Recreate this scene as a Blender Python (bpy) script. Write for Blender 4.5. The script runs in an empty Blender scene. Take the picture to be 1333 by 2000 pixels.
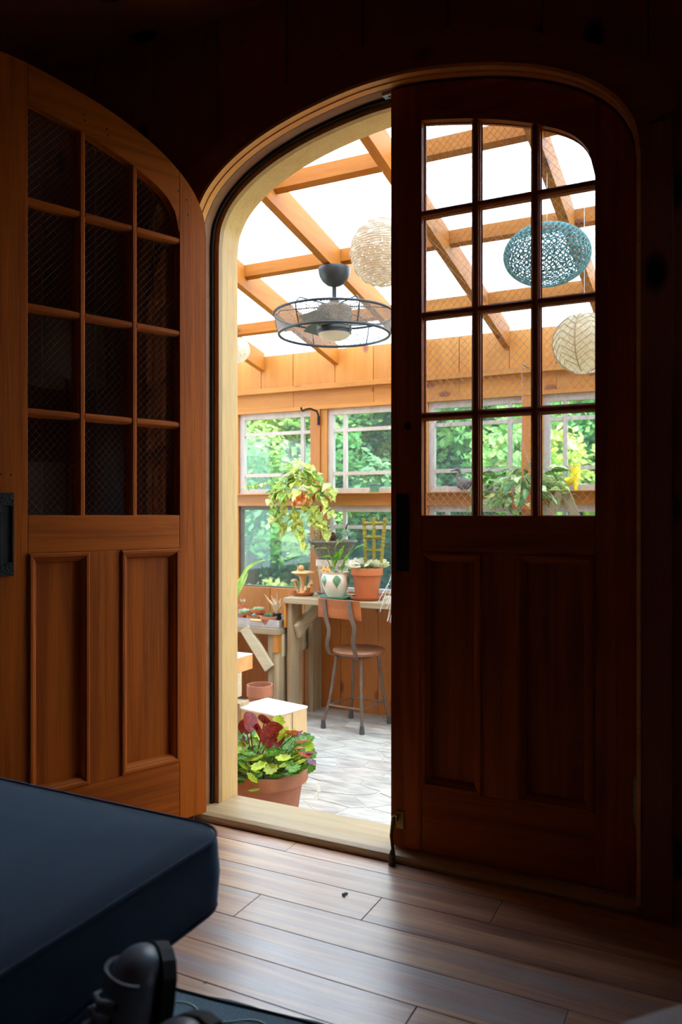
import bpy, bmesh, math, random
from mathutils import Vector, Matrix, Euler
from math import sin, cos, pi, radians, sqrt, atan2
random.seed(7)
C = bpy.context.scene.collection
sc = bpy.context.scene

# ---------------------------------------------------------------- camera, world, sun, exposure
F_PX = 1533.0; YAW = radians(26.7); CAM_H = 1.0
cam = bpy.data.cameras.new('camera'); cam_o = bpy.data.objects.new('camera', cam); C.objects.link(cam_o)
cam.sensor_fit = 'HORIZONTAL'; cam.sensor_width = 24.0; cam.lens = F_PX / 1333 * 24.0
cam.clip_start = 0.02; cam.clip_end = 300
cam_o.location = (0, 0, CAM_H); cam_o.rotation_euler = (pi / 2, 0, YAW)
cam.dof.use_dof = True; cam.dof.focus_distance = 2.9; cam.dof.aperture_fstop = 4.0
sc.camera = cam_o

w = bpy.data.worlds.new('sky'); sc.world = w; w.use_nodes = True
nt = w.node_tree; bg = nt.nodes['Background']
tc = nt.nodes.new('ShaderNodeTexCoord'); sx = nt.nodes.new('ShaderNodeSeparateXYZ'); rp = nt.nodes.new('ShaderNodeValToRGB')
nt.links.new(tc.outputs['Generated'], sx.inputs[0]); nt.links.new(sx.outputs['Z'], rp.inputs[0]); nt.links.new(rp.outputs[0], bg.inputs[0])
rp.color_ramp.elements[0].position = 0.0; rp.color_ramp.elements[0].color = (0.80, 0.90, 1.0, 1)
rp.color_ramp.elements[1].position = 0.9; rp.color_ramp.elements[1].color = (0.45, 0.68, 1.0, 1)
bg.inputs[1].default_value = 4.0

sun = bpy.data.lights.new('sun', 'SUN'); sun.energy = 12.0; sun.angle = radians(0.6); sun.color = (1.0, 0.93, 0.82)
sun_o = bpy.data.objects.new('sun', sun); C.objects.link(sun_o)
sun_o.rotation_euler = Vector((-0.62, 0.30, -1.15)).to_track_quat('-Z', 'Y').to_euler()

sc.view_settings.view_transform = 'Standard'; sc.view_settings.look = 'None'
sc.view_settings.gamma = 1.0; sc.view_settings.use_curve_mapping = False
sc.view_settings.exposure = 0.9
try:
    sc.cycles.max_bounces = 10; sc.cycles.diffuse_bounces = 5; sc.cycles.glossy_bounces = 4
    sc.cycles.transparent_max_bounces = 24; sc.cycles.use_denoising = True; sc.cycles.sample_clamp_indirect = 8
    sc.cycles.caustics_reflective = False; sc.cycles.caustics_refractive = False
except Exception: pass

# ---------------------------------------------------------------- helpers
S_, C_ = sin(YAW), cos(YAW)
def at(px, py, Y):                       # the point on the plane at depth Y that the photograph shows at this pixel
    u = (px - 666.5) / F_PX; v = (1000 - py) / F_PX; d = C_ + u * S_
    return Vector((Y * (-S_ + u * C_) / d, Y, CAM_H + v * Y / d))
def ground(px, py, z):
    u = (px - 666.5) / F_PX; v = (1000 - py) / F_PX
    Y = (z - CAM_H) * (C_ + u * S_) / v
    return at(px, py, Y)
def lin(c): return tuple(((x / 12.92) if x <= .04045 else ((x + .055) / 1.055) ** 2.4) for x in c)

class MB:
    def __init__(s): s.v = []; s.f = []
    def add(s, vs, fs):
        o = len(s.v); s.v += [Vector(p) for p in vs]; s.f += [tuple(i + o for i in f) for f in fs]; return s
    def box(s, a, b, rz=0, jit=0):
        x0, y0, z0 = a; x1, y1, z1 = b
        vs = [Vector(p) for p in ((x0,y0,z0),(x1,y0,z0),(x1,y1,z0),(x0,y1,z0),(x0,y0,z1),(x1,y0,z1),(x1,y1,z1),(x0,y1,z1))]
        if rz:
            c = Vector(((x0+x1)/2, (y0+y1)/2, 0)); R = Matrix.Rotation(rz, 3, 'Z'); vs = [R @ (p - c) + c for p in vs]
        if jit: vs = [p + Vector((random.uniform(-jit, jit) for _ in range(3))) for p in vs]
        return s.add(vs, [(0,3,2,1),(4,5,6,7),(0,1,5,4),(1,2,6,5),(2,3,7,6),(3,0,4,7)])
    def prism(s, poly, y0, y1, plane='xz'):          # polygon in xz extruded along y (or xy along z, yz along x)
        n = len(poly)
        mp = {'xz': lambda p, t: (p[0], t, p[1]), 'xy': lambda p, t: (p[0], p[1], t), 'yz': lambda p, t: (t, p[0], p[1])}[plane]
        vs = [mp(p, y0) for p in poly] + [mp(p, y1) for p in poly]
        fs = [tuple(range(n)), tuple(range(2*n-1, n-1, -1))] + [(i, i+n, (i+1) % n + n, (i+1) % n) for i in range(n)]
        return s.add(vs, fs)
    def bar(s, p, q, wx, wy, up=(0,0,1)):            # a rectangular bar from p to q
        p = Vector(p); q = Vector(q); d = (q-p).normalized(); u = Vector(up)
        a = d.cross(u)
        if a.length < 1e-4: a = d.cross(Vector((0,1,0)))
        a.normalize(); b = a.cross(d)
        vs = [c + a*i*wx/2 + b*j*wy/2 for c in (p, q) for i, j in ((-1,-1),(1,-1),(1,1),(-1,1))]
        return s.add(vs, [(0,1,2,3),(7,6,5,4),(0,4,5,1),(1,5,6,2),(2,6,7,3),(3,7,4,0)])
    def tube(s, pts, r, n=8, cap=True, closed=False):
        pts = [Vector(p) for p in pts]; N = len(pts); rr = r if isinstance(r, (list, tuple)) else [r]*N
        vs = []; fs = []; a = None
        for i, p in enumerate(pts):
            if closed: d = pts[(i+1) % N] - pts[i-1]
            else: d = pts[min(i+1, N-1)] - pts[max(i-1, 0)]
            d.normalize()
            if a is None:
                a = d.cross(Vector((0,0,1)))
                if a.length < .05: a = d.cross(Vector((0,1,0)))
            a = (a - d * a.dot(d)).normalized(); b = d.cross(a)
            vs += [p + (a*cos(2*pi*k/n) + b*sin(2*pi*k/n)) * rr[i] for k in range(n)]
        for i in range(N if closed else N-1):
            j = (i+1) % N
            fs += [(i*n+k, i*n+(k+1) % n, j*n+(k+1) % n, j*n+k) for k in range(n)]
        if cap and not closed: fs += [tuple(range(n-1, -1, -1)), tuple(range((N-1)*n, N*n))]
        return s.add(vs, fs)
    def lathe(s, prof, c=(0,0,0), n=24, a0=0, a1=2*pi, cap=True):   # profile of (r, z)
        c = Vector(c); full = abs(a1-a0-2*pi) < 1e-6; m = n if full else n+1; vs = []; fs = []
        for r, z in prof:
            vs += [c + Vector((r*cos(a0+(a1-a0)*k/n), r*sin(a0+(a1-a0)*k/n), z)) for k in range(m)]
        for i in range(len(prof)-1):
            for k in range(n):
                k2 = (k+1) % m
                fs.append((i*m+k, i*m+k2, (i+1)*m+k2, (i+1)*m+k))
        if cap and full: fs += [tuple(range(m-1, -1, -1)), tuple(range((len(prof)-1)*m, len(prof)*m))]
        return s.add(vs, fs)
    def ball(s, c, r, n=10, sq=(1,1,1)):
        prof = []
        vs = []; fs = []; c = Vector(c)
        for i in range(1, n):
            t = -pi/2 + pi*i/n
            vs += [c + Vector((r*sq[0]*cos(t)*cos(2*pi*k/(2*n)), r*sq[1]*cos(t)*sin(2*pi*k/(2*n)), r*sq[2]*sin(t))) for k in range(2*n)]
        m = 2*n
        for i in range(n-2): fs += [(i*m+k, i*m+(k+1) % m, (i+1)*m+(k+1) % m, (i+1)*m+k) for k in range(m)]
        b = len(vs); vs += [c - Vector((0,0,r*sq[2])), c + Vector((0,0,r*sq[2]))]
        fs += [(b, (k+1) % m, k) for k in range(m)] + [(b+1, (n-2)*m+k, (n-2)*m+(k+1) % m) for k in range(m)]
        return s.add(vs, fs)
    def build(s, name, mat, parent=None, smooth=False, bevel=0, solid=0, sub=0, label=None, kind=None, seg=2, flat_angle=35):
        off = root_loc(parent)
        me = bpy.data.meshes.new(name); me.from_pydata([v - off for v in s.v], [], s.f); me.update()
        if smooth:
            me.polygons.foreach_set('use_smooth', [True]*len(me.polygons))
        me.materials.append(mat)
        bm = bmesh.new(); bm.from_mesh(me); bmesh.ops.recalc_face_normals(bm, faces=bm.faces)
        if smooth:
            for e in bm.edges:
                if len(e.link_faces) == 2 and e.calc_face_angle(0) > radians(flat_angle): e.smooth = False
        bm.to_mesh(me); bm.free()
        o = bpy.data.objects.new(name, me); C.objects.link(o)
        if parent: o.parent = parent
        if bevel:
            b = o.modifiers.new('bevel', 'BEVEL'); b.width = bevel; b.segments = seg; b.limit_method = 'ANGLE'; b.angle_limit = radians(40)
        if solid:
            b = o.modifiers.new('solid', 'SOLIDIFY'); b.thickness = solid; b.offset = 0
        if sub:
            b = o.modifiers.new('sub', 'SUBSURF'); b.levels = sub; b.render_levels = sub
        if label: o['label'] = label
        if kind: o['kind'] = kind
        return o
def root_loc(p):
    v = Vector((0,0,0))
    while p is not None: v += Vector(p.location); p = p.parent
    return v
def tag(o, label=None, cat=None, group=None, kind=None):
    if label: o['label'] = label
    if cat: o['category'] = cat
    if group: o['group'] = group
    if kind: o['kind'] = kind
    return o
def thing(name, label, cat, loc=(0,0,0), group=None, kind=None):
    o = bpy.data.objects.new(name, None); C.objects.link(o); o.location = loc; o.empty_display_size = .05
    return tag(o, label, cat, group, kind)
def struct(name, label=None, loc=(0,0,0)):
    o = bpy.data.objects.new(name, None); C.objects.link(o); o.location = loc; o['kind'] = 'structure'
    if label: o['label'] = label
    return o
def place(me, name, parent, loc, rot=None, scale=1.0, label=None):      # shares mesh data
    o = bpy.data.objects.new(name, me); C.objects.link(o)
    if parent: o.parent = parent
    o.location = Vector(loc) - root_loc(parent)
    if rot is not None: o.rotation_mode = 'QUATERNION'; o.rotation_quaternion = rot
    o.scale = (scale,)*3 if not isinstance(scale, (tuple, list)) else scale
    if label: o['label'] = label
    return o

# ---------------------------------------------------------------- materials
def newmat(name):
    m = bpy.data.materials.new(name); m.use_nodes = True; t = m.node_tree
    return m, t, t.nodes['Principled BSDF']
def N(t, typ, **kw):
    n = t.nodes.new(typ)
    for k, v in kw.items():
        if k in n.inputs: n.inputs[k].default_value = v
        else: setattr(n, k, v)
    return n
def ramp(t, fac, stops):
    r = t.nodes.new('ShaderNodeValToRGB'); t.links.new(fac, r.inputs[0]); el = r.color_ramp.elements
    while len(el) < len(stops): el.new(.5)
    for e, (p, c) in zip(el, stops): e.position = p; e.color = (*c, 1) if len(c) == 3 else c
    return r
def mix(t, fac, a, b, mode='MIX'):
    m = t.nodes.new('ShaderNodeMix'); m.data_type = 'RGBA'; m.blend_type = mode
    if isinstance(fac, (int, float)): m.inputs[0].default_value = fac
    else: t.links.new(fac, m.inputs[0])
    for i, x in ((6, a), (7, b)):
        if isinstance(x, tuple): m.inputs[i].default_value = (*x, 1)
        else: t.links.new(x, m.inputs[i])
    return m.outputs[2]
def math_(t, op, a, b=None):
    m = t.nodes.new('ShaderNodeMath'); m.operation = op
    for i, x in ((0, a), (1, b)):
        if x is None: continue
        if isinstance(x, (int, float)): m.inputs[i].default_value = x
        else: t.links.new(x, m.inputs[i])
    return m.outputs[0]
def wood(name, c1, c2, axis='z', rough=.5, knots=0.0, knot_c=(.12,.04,.015), fine=1.0, vary=.25, bump=.15, coat=0, contrast=(.35,.68), along=1.2, across=14, stain=None, spec=.5):
    m, t, b = newmat(name); b.inputs['Specular IOR Level'].default_value = spec
    tc = N(t, 'ShaderNodeTexCoord'); oi = N(t, 'ShaderNodeObjectInfo')
    ad = N(t, 'ShaderNodeVectorMath', operation='ADD'); t.links.new(tc.outputs['Object'], ad.inputs[0])
    sc_ = N(t, 'ShaderNodeVectorMath', operation='SCALE'); sc_.inputs[0].default_value = (7.3, 5.1, 9.7); t.links.new(oi.outputs['Random'], sc_.inputs['Scale']); t.links.new(sc_.outputs[0], ad.inputs[1])
    mp = N(t, 'ShaderNodeMapping'); s = [across]*3; s['xyz'.index(axis)] = along; mp.inputs['Scale'].default_value = s
    t.links.new(ad.outputs[0], mp.inputs[0])
    n1 = N(t, 'ShaderNodeTexNoise'); n1.inputs['Scale'].default_value = 1.0; n1.inputs['Detail'].default_value = 5; n1.inputs['Distortion'].default_value = .6; n1.inputs['Roughness'].default_value = .6
    t.links.new(mp.outputs[0], n1.inputs[0])
    n2 = N(t, 'ShaderNodeTexNoise'); n2.inputs['Scale'].default_value = 9.0*fine; n2.inputs['Detail'].default_value = 3
    t.links.new(mp.outputs[0], n2.inputs[0])
    r1 = ramp(t, n1.outputs[0], [(contrast[0], c1), (contrast[1], c2)])
    col = mix(t, .35, r1.outputs[0], ramp(t, n2.outputs[0], [(.3, tuple(x*.55 for x in c1)), (.65, tuple(min(1, x*1.25) for x in c2))]).outputs[0])
    hv = N(t, 'ShaderNodeHueSaturation'); t.links.new(col, hv.inputs['Color'])
    t.links.new(math_(t, 'ADD', math_(t, 'MULTIPLY', oi.outputs['Random'], vary), 1-vary/2), hv.inputs['Value'])
    col = hv.outputs[0]
    if knots:
        mk = N(t, 'ShaderNodeMapping'); sk = [5.5]*3; sk['xyz'.index(axis)] = 3.0; mk.inputs['Scale'].default_value = sk; t.links.new(ad.outputs[0], mk.inputs[0])
        vo = N(t, 'ShaderNodeTexVoronoi'); vo.inputs['Scale'].default_value = 1.0; t.links.new(mk.outputs[0], vo.inputs[0])
        rk = ramp(t, vo.outputs['Distance'], [(knots*.6, (1,1,1)), (knots, (0,0,0))])
        col = mix(t, rk.outputs[0], col, knot_c)
    if stain:
        ns = N(t, 'ShaderNodeTexNoise'); ns.inputs['Scale'].default_value = stain[1]; ns.inputs['Detail'].default_value = 4; t.links.new(ad.outputs[0], ns.inputs[0])
        col = mix(t, ramp(t, ns.outputs[0], [(.55, (0,0,0)), (.7, (stain[2],)*3)]).outputs[0], col, stain[0])
    t.links.new(col, b.inputs['Base Color']); b.inputs['Roughness'].default_value = rough
    if coat: b.inputs['Coat Weight'].default_value = coat; b.inputs['Coat Roughness'].default_value = .25
    bp = N(t, 'ShaderNodeBump'); bp.inputs['Strength'].default_value = bump; bp.inputs['Distance'].default_value = .002
    t.links.new(n2.outputs[0], bp.inputs['Height']); t.links.new(bp.outputs[0], b.inputs['Normal'])
    return m
def plain(name, c, rough=.5, metal=0, noise=0, nscale=30, bump=0, spec=.5, c2=None, sheen=0):
    m, t, b = newmat(name); b.inputs['Roughness'].default_value = rough; b.inputs['Metallic'].default_value = metal
    b.inputs['Specular IOR Level'].default_value = spec
    if sheen: b.inputs['Sheen Weight'].default_value = sheen; b.inputs['Sheen Roughness'].default_value = .5
    tc = N(t, 'ShaderNodeTexCoord'); n = N(t, 'ShaderNodeTexNoise'); n.inputs['Scale'].default_value = nscale; n.inputs['Detail'].default_value = 4
    t.links.new(tc.outputs['Object'], n.inputs[0])
    if c2 is None: c2 = tuple(x*(1-noise) for x in c)
    t.links.new(ramp(t, n.outputs[0], [(.3, c2), (.65, c)]).outputs[0], b.inputs['Base Color'])
    if bump:
        bp = N(t, 'ShaderNodeBump'); bp.inputs['Strength'].default_value = bump; bp.inputs['Distance'].default_value = .003
        t.links.new(n.outputs[0], bp.inputs['Height']); t.links.new(bp.outputs[0], b.inputs['Normal'])
    return m
def glass(name, tint=(1,1,1), refl=.07, dust=0.0, dust_c=(.9,.95,1), graze=.25):
    m, t, b = newmat(name); t.nodes.remove(b); out = t.nodes['Material Output']
    tr = N(t, 'ShaderNodeBsdfTransparent'); tr.inputs[0].default_value = (*tint, 1)
    gl = N(t, 'ShaderNodeBsdfGlossy'); gl.inputs['Roughness'].default_value = .02; gl.inputs[0].default_value = (1,1,1,1)
    lw = N(t, 'ShaderNodeLayerWeight'); lw.inputs['Blend'].default_value = .25
    fac = math_(t, 'ADD', math_(t, 'MULTIPLY', lw.outputs['Facing'], graze), refl)
    mx = N(t, 'ShaderNodeMixShader'); t.links.new(fac, mx.inputs[0]); t.links.new(tr.outputs[0], mx.inputs[1]); t.links.new(gl.outputs[0], mx.inputs[2])
    res = mx.outputs[0]
    if dust:
        tl = N(t, 'ShaderNodeBsdfTranslucent'); tl.inputs[0].default_value = (*dust_c, 1)
        m2 = N(t, 'ShaderNodeMixShader'); m2.inputs[0].default_value = dust; t.links.new(res, m2.inputs[1]); t.links.new(tl.outputs[0], m2.inputs[2]); res = m2.outputs[0]
    t.links.new(res, out.inputs[0]); return m
def leafmat(name, c1, c2, scale=25, trans=.45, rough=.4, pos=(.42,.6), axis_scale=(1,1,1)):
    m, t, b = newmat(name); out = t.nodes['Material Output']
    tc = N(t, 'ShaderNodeTexCoord'); oi = N(t, 'ShaderNodeObjectInfo')
    ad = N(t, 'ShaderNodeVectorMath', operation='ADD'); t.links.new(tc.outputs['Object'], ad.inputs[0])
    s3 = N(t, 'ShaderNodeVectorMath', operation='SCALE'); s3.inputs[0].default_value = (7.3, 5.1, 9.7); t.links.new(oi.outputs['Random'], s3.inputs['Scale']); t.links.new(s3.outputs[0], ad.inputs[1])
    mp = N(t, 'ShaderNodeMapping'); mp.inputs['Scale'].default_value = axis_scale; t.links.new(ad.outputs[0], mp.inputs[0])
    n = N(t, 'ShaderNodeTexNoise'); n.inputs['Scale'].default_value = scale; n.inputs['Detail'].default_value = 3; t.links.new(mp.outputs[0], n.inputs[0])
    col = ramp(t, n.outputs[0], [(pos[0], c1), (pos[1], c2)]).outputs[0]
    hv = N(t, 'ShaderNodeHueSaturation'); t.links.new(col, hv.inputs['Color']); t.links.new(math_(t, 'ADD', math_(t, 'MULTIPLY', oi.outputs['Random'], .5), .75), hv.inputs['Value'])
    t.links.new(hv.outputs[0], b.inputs['Base Color']); b.inputs['Roughness'].default_value = rough
    tl = N(t, 'ShaderNodeBsdfTranslucent'); t.links.new(hv.outputs[0], tl.inputs[0])
    mx = N(t, 'ShaderNodeMixShader'); mx.inputs[0].default_value = trans; t.links.new(b.outputs[0], mx.inputs[1]); t.links.new(tl.outputs[0], mx.inputs[2])
    t.links.new(mx.outputs[0], out.inputs[0]); return m
def translucent(name, c, trans=.6, holes=0, hscale=60, noise=.2):
    m, t, b = newmat(name); out = t.nodes['Material Output']
    tc = N(t, 'ShaderNodeTexCoord'); n = N(t, 'ShaderNodeTexNoise'); n.inputs['Scale'].default_value = 60; t.links.new(tc.outputs['Object'], n.inputs[0])
    col = ramp(t, n.outputs[0], [(.3, tuple(x*(1-noise) for x in c)), (.7, c)]).outputs[0]
    t.links.new(col, b.inputs['Base Color']); b.inputs['Roughness'].default_value = .7
    tl = N(t, 'ShaderNodeBsdfTranslucent'); t.links.new(col, tl.inputs[0])
    mx = N(t, 'ShaderNodeMixShader'); mx.inputs[0].default_value = trans; t.links.new(b.outputs[0], mx.inputs[1]); t.links.new(tl.outputs[0], mx.inputs[2]); res = mx.outputs[0]
    if holes:
        vo = N(t, 'ShaderNodeTexVoronoi'); vo.inputs['Scale'].default_value = hscale; t.links.new(tc.outputs['Object'], vo.inputs[0])
        rr = ramp(t, vo.outputs['Distance'], [(holes*.9, (1,1,1)), (holes, (0,0,0))])
        tr = N(t, 'ShaderNodeBsdfTransparent'); m2 = N(t, 'ShaderNodeMixShader'); t.links.new(rr.outputs[0], m2.inputs[0]); t.links.new(res, m2.inputs[1]); t.links.new(tr.outputs[0], m2.inputs[2]); res = m2.outputs[0]
    t.links.new(res, out.inputs[0]); return m

DOOR = {a: wood('stained_door_wood_'+a, (.44,.098,.006), (.22,.044,.003), a, rough=.5, vary=.12, across=30, along=1.3, bump=.4, spec=.12, fine=.55, contrast=(.4,.62)) for a in 'xz'}
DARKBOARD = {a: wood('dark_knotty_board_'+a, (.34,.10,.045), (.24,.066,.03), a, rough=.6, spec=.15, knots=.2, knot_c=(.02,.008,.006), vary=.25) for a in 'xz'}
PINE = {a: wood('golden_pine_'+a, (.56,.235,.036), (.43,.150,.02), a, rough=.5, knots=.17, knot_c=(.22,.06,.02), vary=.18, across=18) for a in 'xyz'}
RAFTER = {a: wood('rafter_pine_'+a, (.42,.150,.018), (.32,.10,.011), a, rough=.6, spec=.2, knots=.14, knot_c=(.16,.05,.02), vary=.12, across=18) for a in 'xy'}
PALEPINE = {a: wood('pale_pine_'+a, (.70,.45,.16), (.60,.34,.11), a, rough=.5, knots=.06, knot_c=(.4,.15,.05), vary=.1, across=16) for a in 'xyz'}
OLIVEPINE = {a: wood('jamb_stop_pine_'+a, (.42,.24,.075), (.30,.15,.045), a, rough=.5, vary=.1, across=30) for a in 'xz'}
ORANGE = {a: wood('orange_trim_pine_'+a, (.85,.36,.08), (.70,.26,.055), a, rough=.45, vary=.1, across=25) for a in 'xz'}
GREYWOOD = {a: wood('weathered_grey_wood_'+a, (.43,.33,.19), (.25,.175,.095), a, rough=.8, knots=.1, knot_c=(.16,.09,.05), vary=.25, across=30, contrast=(.35,.65), bump=.4) for a in 'xyz'}
WALLORANGE = wood('honey_wall_boards', (.50,.185,.035), (.40,.135,.022), 'z', rough=.5, knots=.18, knot_c=(.18,.05,.02), vary=.2, across=16)
SILLWOOD = wood('worn_sill_wood', (.50,.37,.20), (.36,.22,.10), 'x', rough=.4, knots=.1, knot_c=(.35,.25,.25), vary=.0, across=22, bump=.3)
PAINT = wood('chalky_window_paint', (.52,.45,.40), (.44,.37,.32), 'z', rough=.6, vary=.08, across=12)
IRON = plain('black_hammered_iron', (.02,.02,.018), .45, .6, .5, 160, 1.0)
BLACK = plain('black_rubber', (.006,.006,.006), .7, 0, .2)
BRASS = plain('aged_brass', (.42,.30,.10), .35, 1, .5, 60)
STEEL = plain('galvanised_steel', (.55,.58,.60), .35, .85, .25, 20)
STOOLMETAL = plain('brown_iron_strap', (.16,.115,.085), .5, .35, .25, 20)
FANMETAL = plain('slate_fan_metal', (.028,.034,.038), .45, .3, .2, 20)
TERRA = plain('terracotta', (.44,.118,.03), .8, 0, 0, 9, .1, c2=(.35,.09,.024))
TERRA2 = plain('pale_terracotta', (.42,.155,.075), .8, 0, 0, 8, .1, c2=(.34,.115,.055))
SOIL = plain('potting_soil', (.05,.03,.02), .95, 0, .5, 80, 1)
GLASS = glass('wired_glass', (.94,.97,.98), .11)
WINGLASS = glass('window_glass', (.92,.98,.97), .02, .018, (.8,.95,1), graze=.05)
WIRE = plain('embedded_wire', (.30,.32,.32), .4, .3, .1)
def roofmat():
    m, t, b = newmat('hazy_roof_glazing'); t.nodes.remove(b); out = t.nodes['Material Output']
    tr = N(t, 'ShaderNodeBsdfTransparent'); tr.inputs[0].default_value = (.80,.84,.86,1)
    tl = N(t, 'ShaderNodeBsdfTranslucent'); tl.inputs[0].default_value = (.76,.80,.84,1)
    mx = N(t, 'ShaderNodeMixShader'); mx.inputs[0].default_value = .72
    t.links.new(tr.outputs[0], mx.inputs[1]); t.links.new(tl.outputs[0], mx.inputs[2]); t.links.new(mx.outputs[0], out.inputs[0]); return m
ROOF = roofmat()
def floormat():
    m, t, b = newmat('streaked_laminate'); tc = N(t, 'ShaderNodeTexCoord'); oi = N(t, 'ShaderNodeObjectInfo')
    ad = N(t, 'ShaderNodeVectorMath', operation='ADD'); t.links.new(tc.outputs['Object'], ad.inputs[0])
    s3 = N(t, 'ShaderNodeVectorMath', operation='SCALE'); s3.inputs[0].default_value = (7.3, 5.1, 9.7); t.links.new(oi.outputs['Random'], s3.inputs['Scale']); t.links.new(s3.outputs[0], ad.inputs[1])
    mp = N(t, 'ShaderNodeMapping'); mp.inputs['Scale'].default_value = (.9, 13, 1); t.links.new(ad.outputs[0], mp.inputs[0])
    n1 = N(t, 'ShaderNodeTexNoise'); n1.inputs['Scale'].default_value = 1; n1.inputs['Detail'].default_value = 5; n1.inputs['Distortion'].default_value = .3; t.links.new(mp.outputs[0], n1.inputs[0])
    mp2 = N(t, 'ShaderNodeMapping'); mp2.inputs['Scale'].default_value = (6, 160, 1); t.links.new(ad.outputs[0], mp2.inputs[0])
    n2 = N(t, 'ShaderNodeTexNoise'); n2.inputs['Scale'].default_value = 1; n2.inputs['Detail'].default_value = 3; t.links.new(mp2.outputs[0], n2.inputs[0])
    c = ramp(t, n1.outputs[0], [(.33, (.15,.065,.05)), (.42, (.42,.17,.09)), (.50, (.70,.40,.20)), (.56, (.36,.17,.12)), (.64, (.34,.30,.31))]).outputs[0]
    c = mix(t, .35, c, ramp(t, n2.outputs[0], [(.3, (.20,.11,.08)), (.7, (.68,.44,.30))]).outputs[0])
    t.links.new(c, b.inputs['Base Color'])
    n3 = N(t, 'ShaderNodeTexNoise'); n3.inputs['Scale'].default_value = 9; n3.inputs['Detail'].default_value = 5; t.links.new(tc.outputs['Object'], n3.inputs[0])
    t.links.new(ramp(t, n3.outputs[0], [(.3, (.30,)*3), (.7, (.48,)*3)]).outputs[0], b.inputs['Roughness'])
    b.inputs['Coat Weight'].default_value = 1.0; b.inputs['Coat Roughness'].default_value = .30; b.inputs['Coat IOR'].default_value = 2.0
    bp = N(t, 'ShaderNodeBump'); bp.inputs['Strength'].default_value = .12; bp.inputs['Distance'].default_value = .001
    t.links.new(n2.outputs[0], bp.inputs['Height']); t.links.new(bp.outputs[0], b.inputs['Normal'])
    return m
FLOOR = floormat()
def stonemat():
    m, t, b = newmat('flagstone'); tc = N(t, 'ShaderNodeTexCoord'); oi = N(t, 'ShaderNodeObjectInfo')
    c0 = ramp(t, oi.outputs['Random'], [(0, (.28,.29,.28)), (.3, (.46,.42,.36)), (.55, (.38,.34,.28)), (.8, (.33,.28,.25)), (1, (.46,.36,.29))]).outputs[0]
    mp = N(t, 'ShaderNodeMapping'); mp.inputs['Scale'].default_value = (7, 26, 8); t.links.new(tc.outputs['Object'], mp.inputs[0])
    n = N(t, 'ShaderNodeTexNoise'); n.inputs['Scale'].default_value = 1; n.inputs['Detail'].default_value = 6; t.links.new(mp.outputs[0], n.inputs[0])
    c = mix(t, .5, c0, ramp(t, n.outputs[0], [(.3, (.16,.14,.11)), (.5, (.38,.35,.29)), (.7, (.56,.53,.46))]).outputs[0])
    t.links.new(c, b.inputs['Base Color']); b.inputs['Roughness'].default_value = .6
    bp = N(t, 'ShaderNodeBump'); bp.inputs['Strength'].default_value = .5; bp.inputs['Distance'].default_value = .006
    t.links.new(n.outputs[0], bp.inputs['Height']); t.links.new(bp.outputs[0], b.inputs['Normal'])
    return m
STONE = stonemat(); GROUT = plain('sandy_grout', (.50,.44,.35), .9, 0, .3, 60, .5)
NAVY = plain('navy_velvet', (.011,.022,.042), .85, 0, .35, 14, 0, .2, sheen=.9)
NAVY.node_tree.nodes['Principled BSDF'].inputs['Sheen Tint'].default_value = (.35,.5,.7,1)
PLASTER = plain('dark_plaster', (.10,.07,.05), .9, 0, .2)
SHADECLOTH = translucent('lamp_shade_cloth', (.8,.76,.66), .3)

# ---------------------------------------------------------------- the arched opening
CX = -0.893; HW = 0.669
KP = [(0,2.227),(.07,2.2255),(.14,2.218),(.22,2.205),(.30,2.188),(.38,2.165),(.45,2.139),(.52,2.104),(.575,2.066),(.62,2.022),(.648,1.977),(.663,1.935),(.669,1.88)]
def zarch(d, K=KP):
    d = abs(d)
    if d >= K[-1][0]: return K[-1][1]
    for i in range(len(K)-1):
        a, b = K[i], K[i+1]
        if a[0] <= d <= b[0]:
            t = (d-a[0])/(b[0]-a[0])
            m = lambda j: ((K[min(j+1, len(K)-1)][1]-K[max(j-1, 0)][1])/max(1e-6, K[min(j+1, len(K)-1)][0]-K[max(j-1, 0)][0])) if j > 0 else 0
            h = b[0]-a[0]; m0 = m(i); m1 = m(i+1) if i+1 < len(K)-1 else (b[1]-a[1])/h
            return (2*t**3-3*t**2+1)*a[1] + (t**3-2*t*t+t)*h*m0 + (-2*t**3+3*t*t)*b[1] + (t**3-t*t)*h*m1
    return K[-1][1]
_half = []
for i in range(41):
    a = i/40; d = HW*sin(a*pi/2)**.9 if i < 40 else HW
    _half.append((d, zarch(d)))
_half += [(HW, 1.80)]
def arch(off, z0=0.0):       # polyline from left foot to right foot, (X, Z)
    pts = []
    for i, (d, z) in enumerate(_half):
        a = _half[max(i-1, 0)]; b = _half[min(i+1, len(_half)-1)]
        tx, tz = b[0]-a[0], b[1]-a[1]
        if i == 0: nx, nz = 0, 1
        elif i >= len(_half)-2: nx, nz = 1, 0
        else: L = sqrt(tx*tx+tz*tz); nx, nz = -tz/L, tx/L; nx, nz = (nx, nz) if nx >= 0 else (-nx, -nz)
        pts.append((max(0, d + nx*off) if i else 0, z + nz*off))
    pts.append((HW+off, z0))
    left = [(CX-d, z) for d, z in reversed(pts)]; right = [(CX+d, z) for d, z in pts[1:]]
    return left + right
def arch_sweep(offa, offb, y0, y1, z0=0.0):
    A, B = arch(offa, z0), arch(offb, z0); n = len(A); m = MB(); vs = []
    for (a, b) in zip(A, B): vs += [(a[0], y0, a[1]), (b[0], y0, b[1]), (b[0], y1, b[1]), (a[0], y1, a[1])]
    fs = []
    for i in range(n-1):
        for k in range(4): fs.append((i*4+k, i*4+(k+1) % 4, (i+1)*4+(k+1) % 4, (i+1)*4+k))
    fs += [(3,2,1,0), tuple((n-1)*4+k for k in range(4))]
    return m.add(vs, fs)

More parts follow.
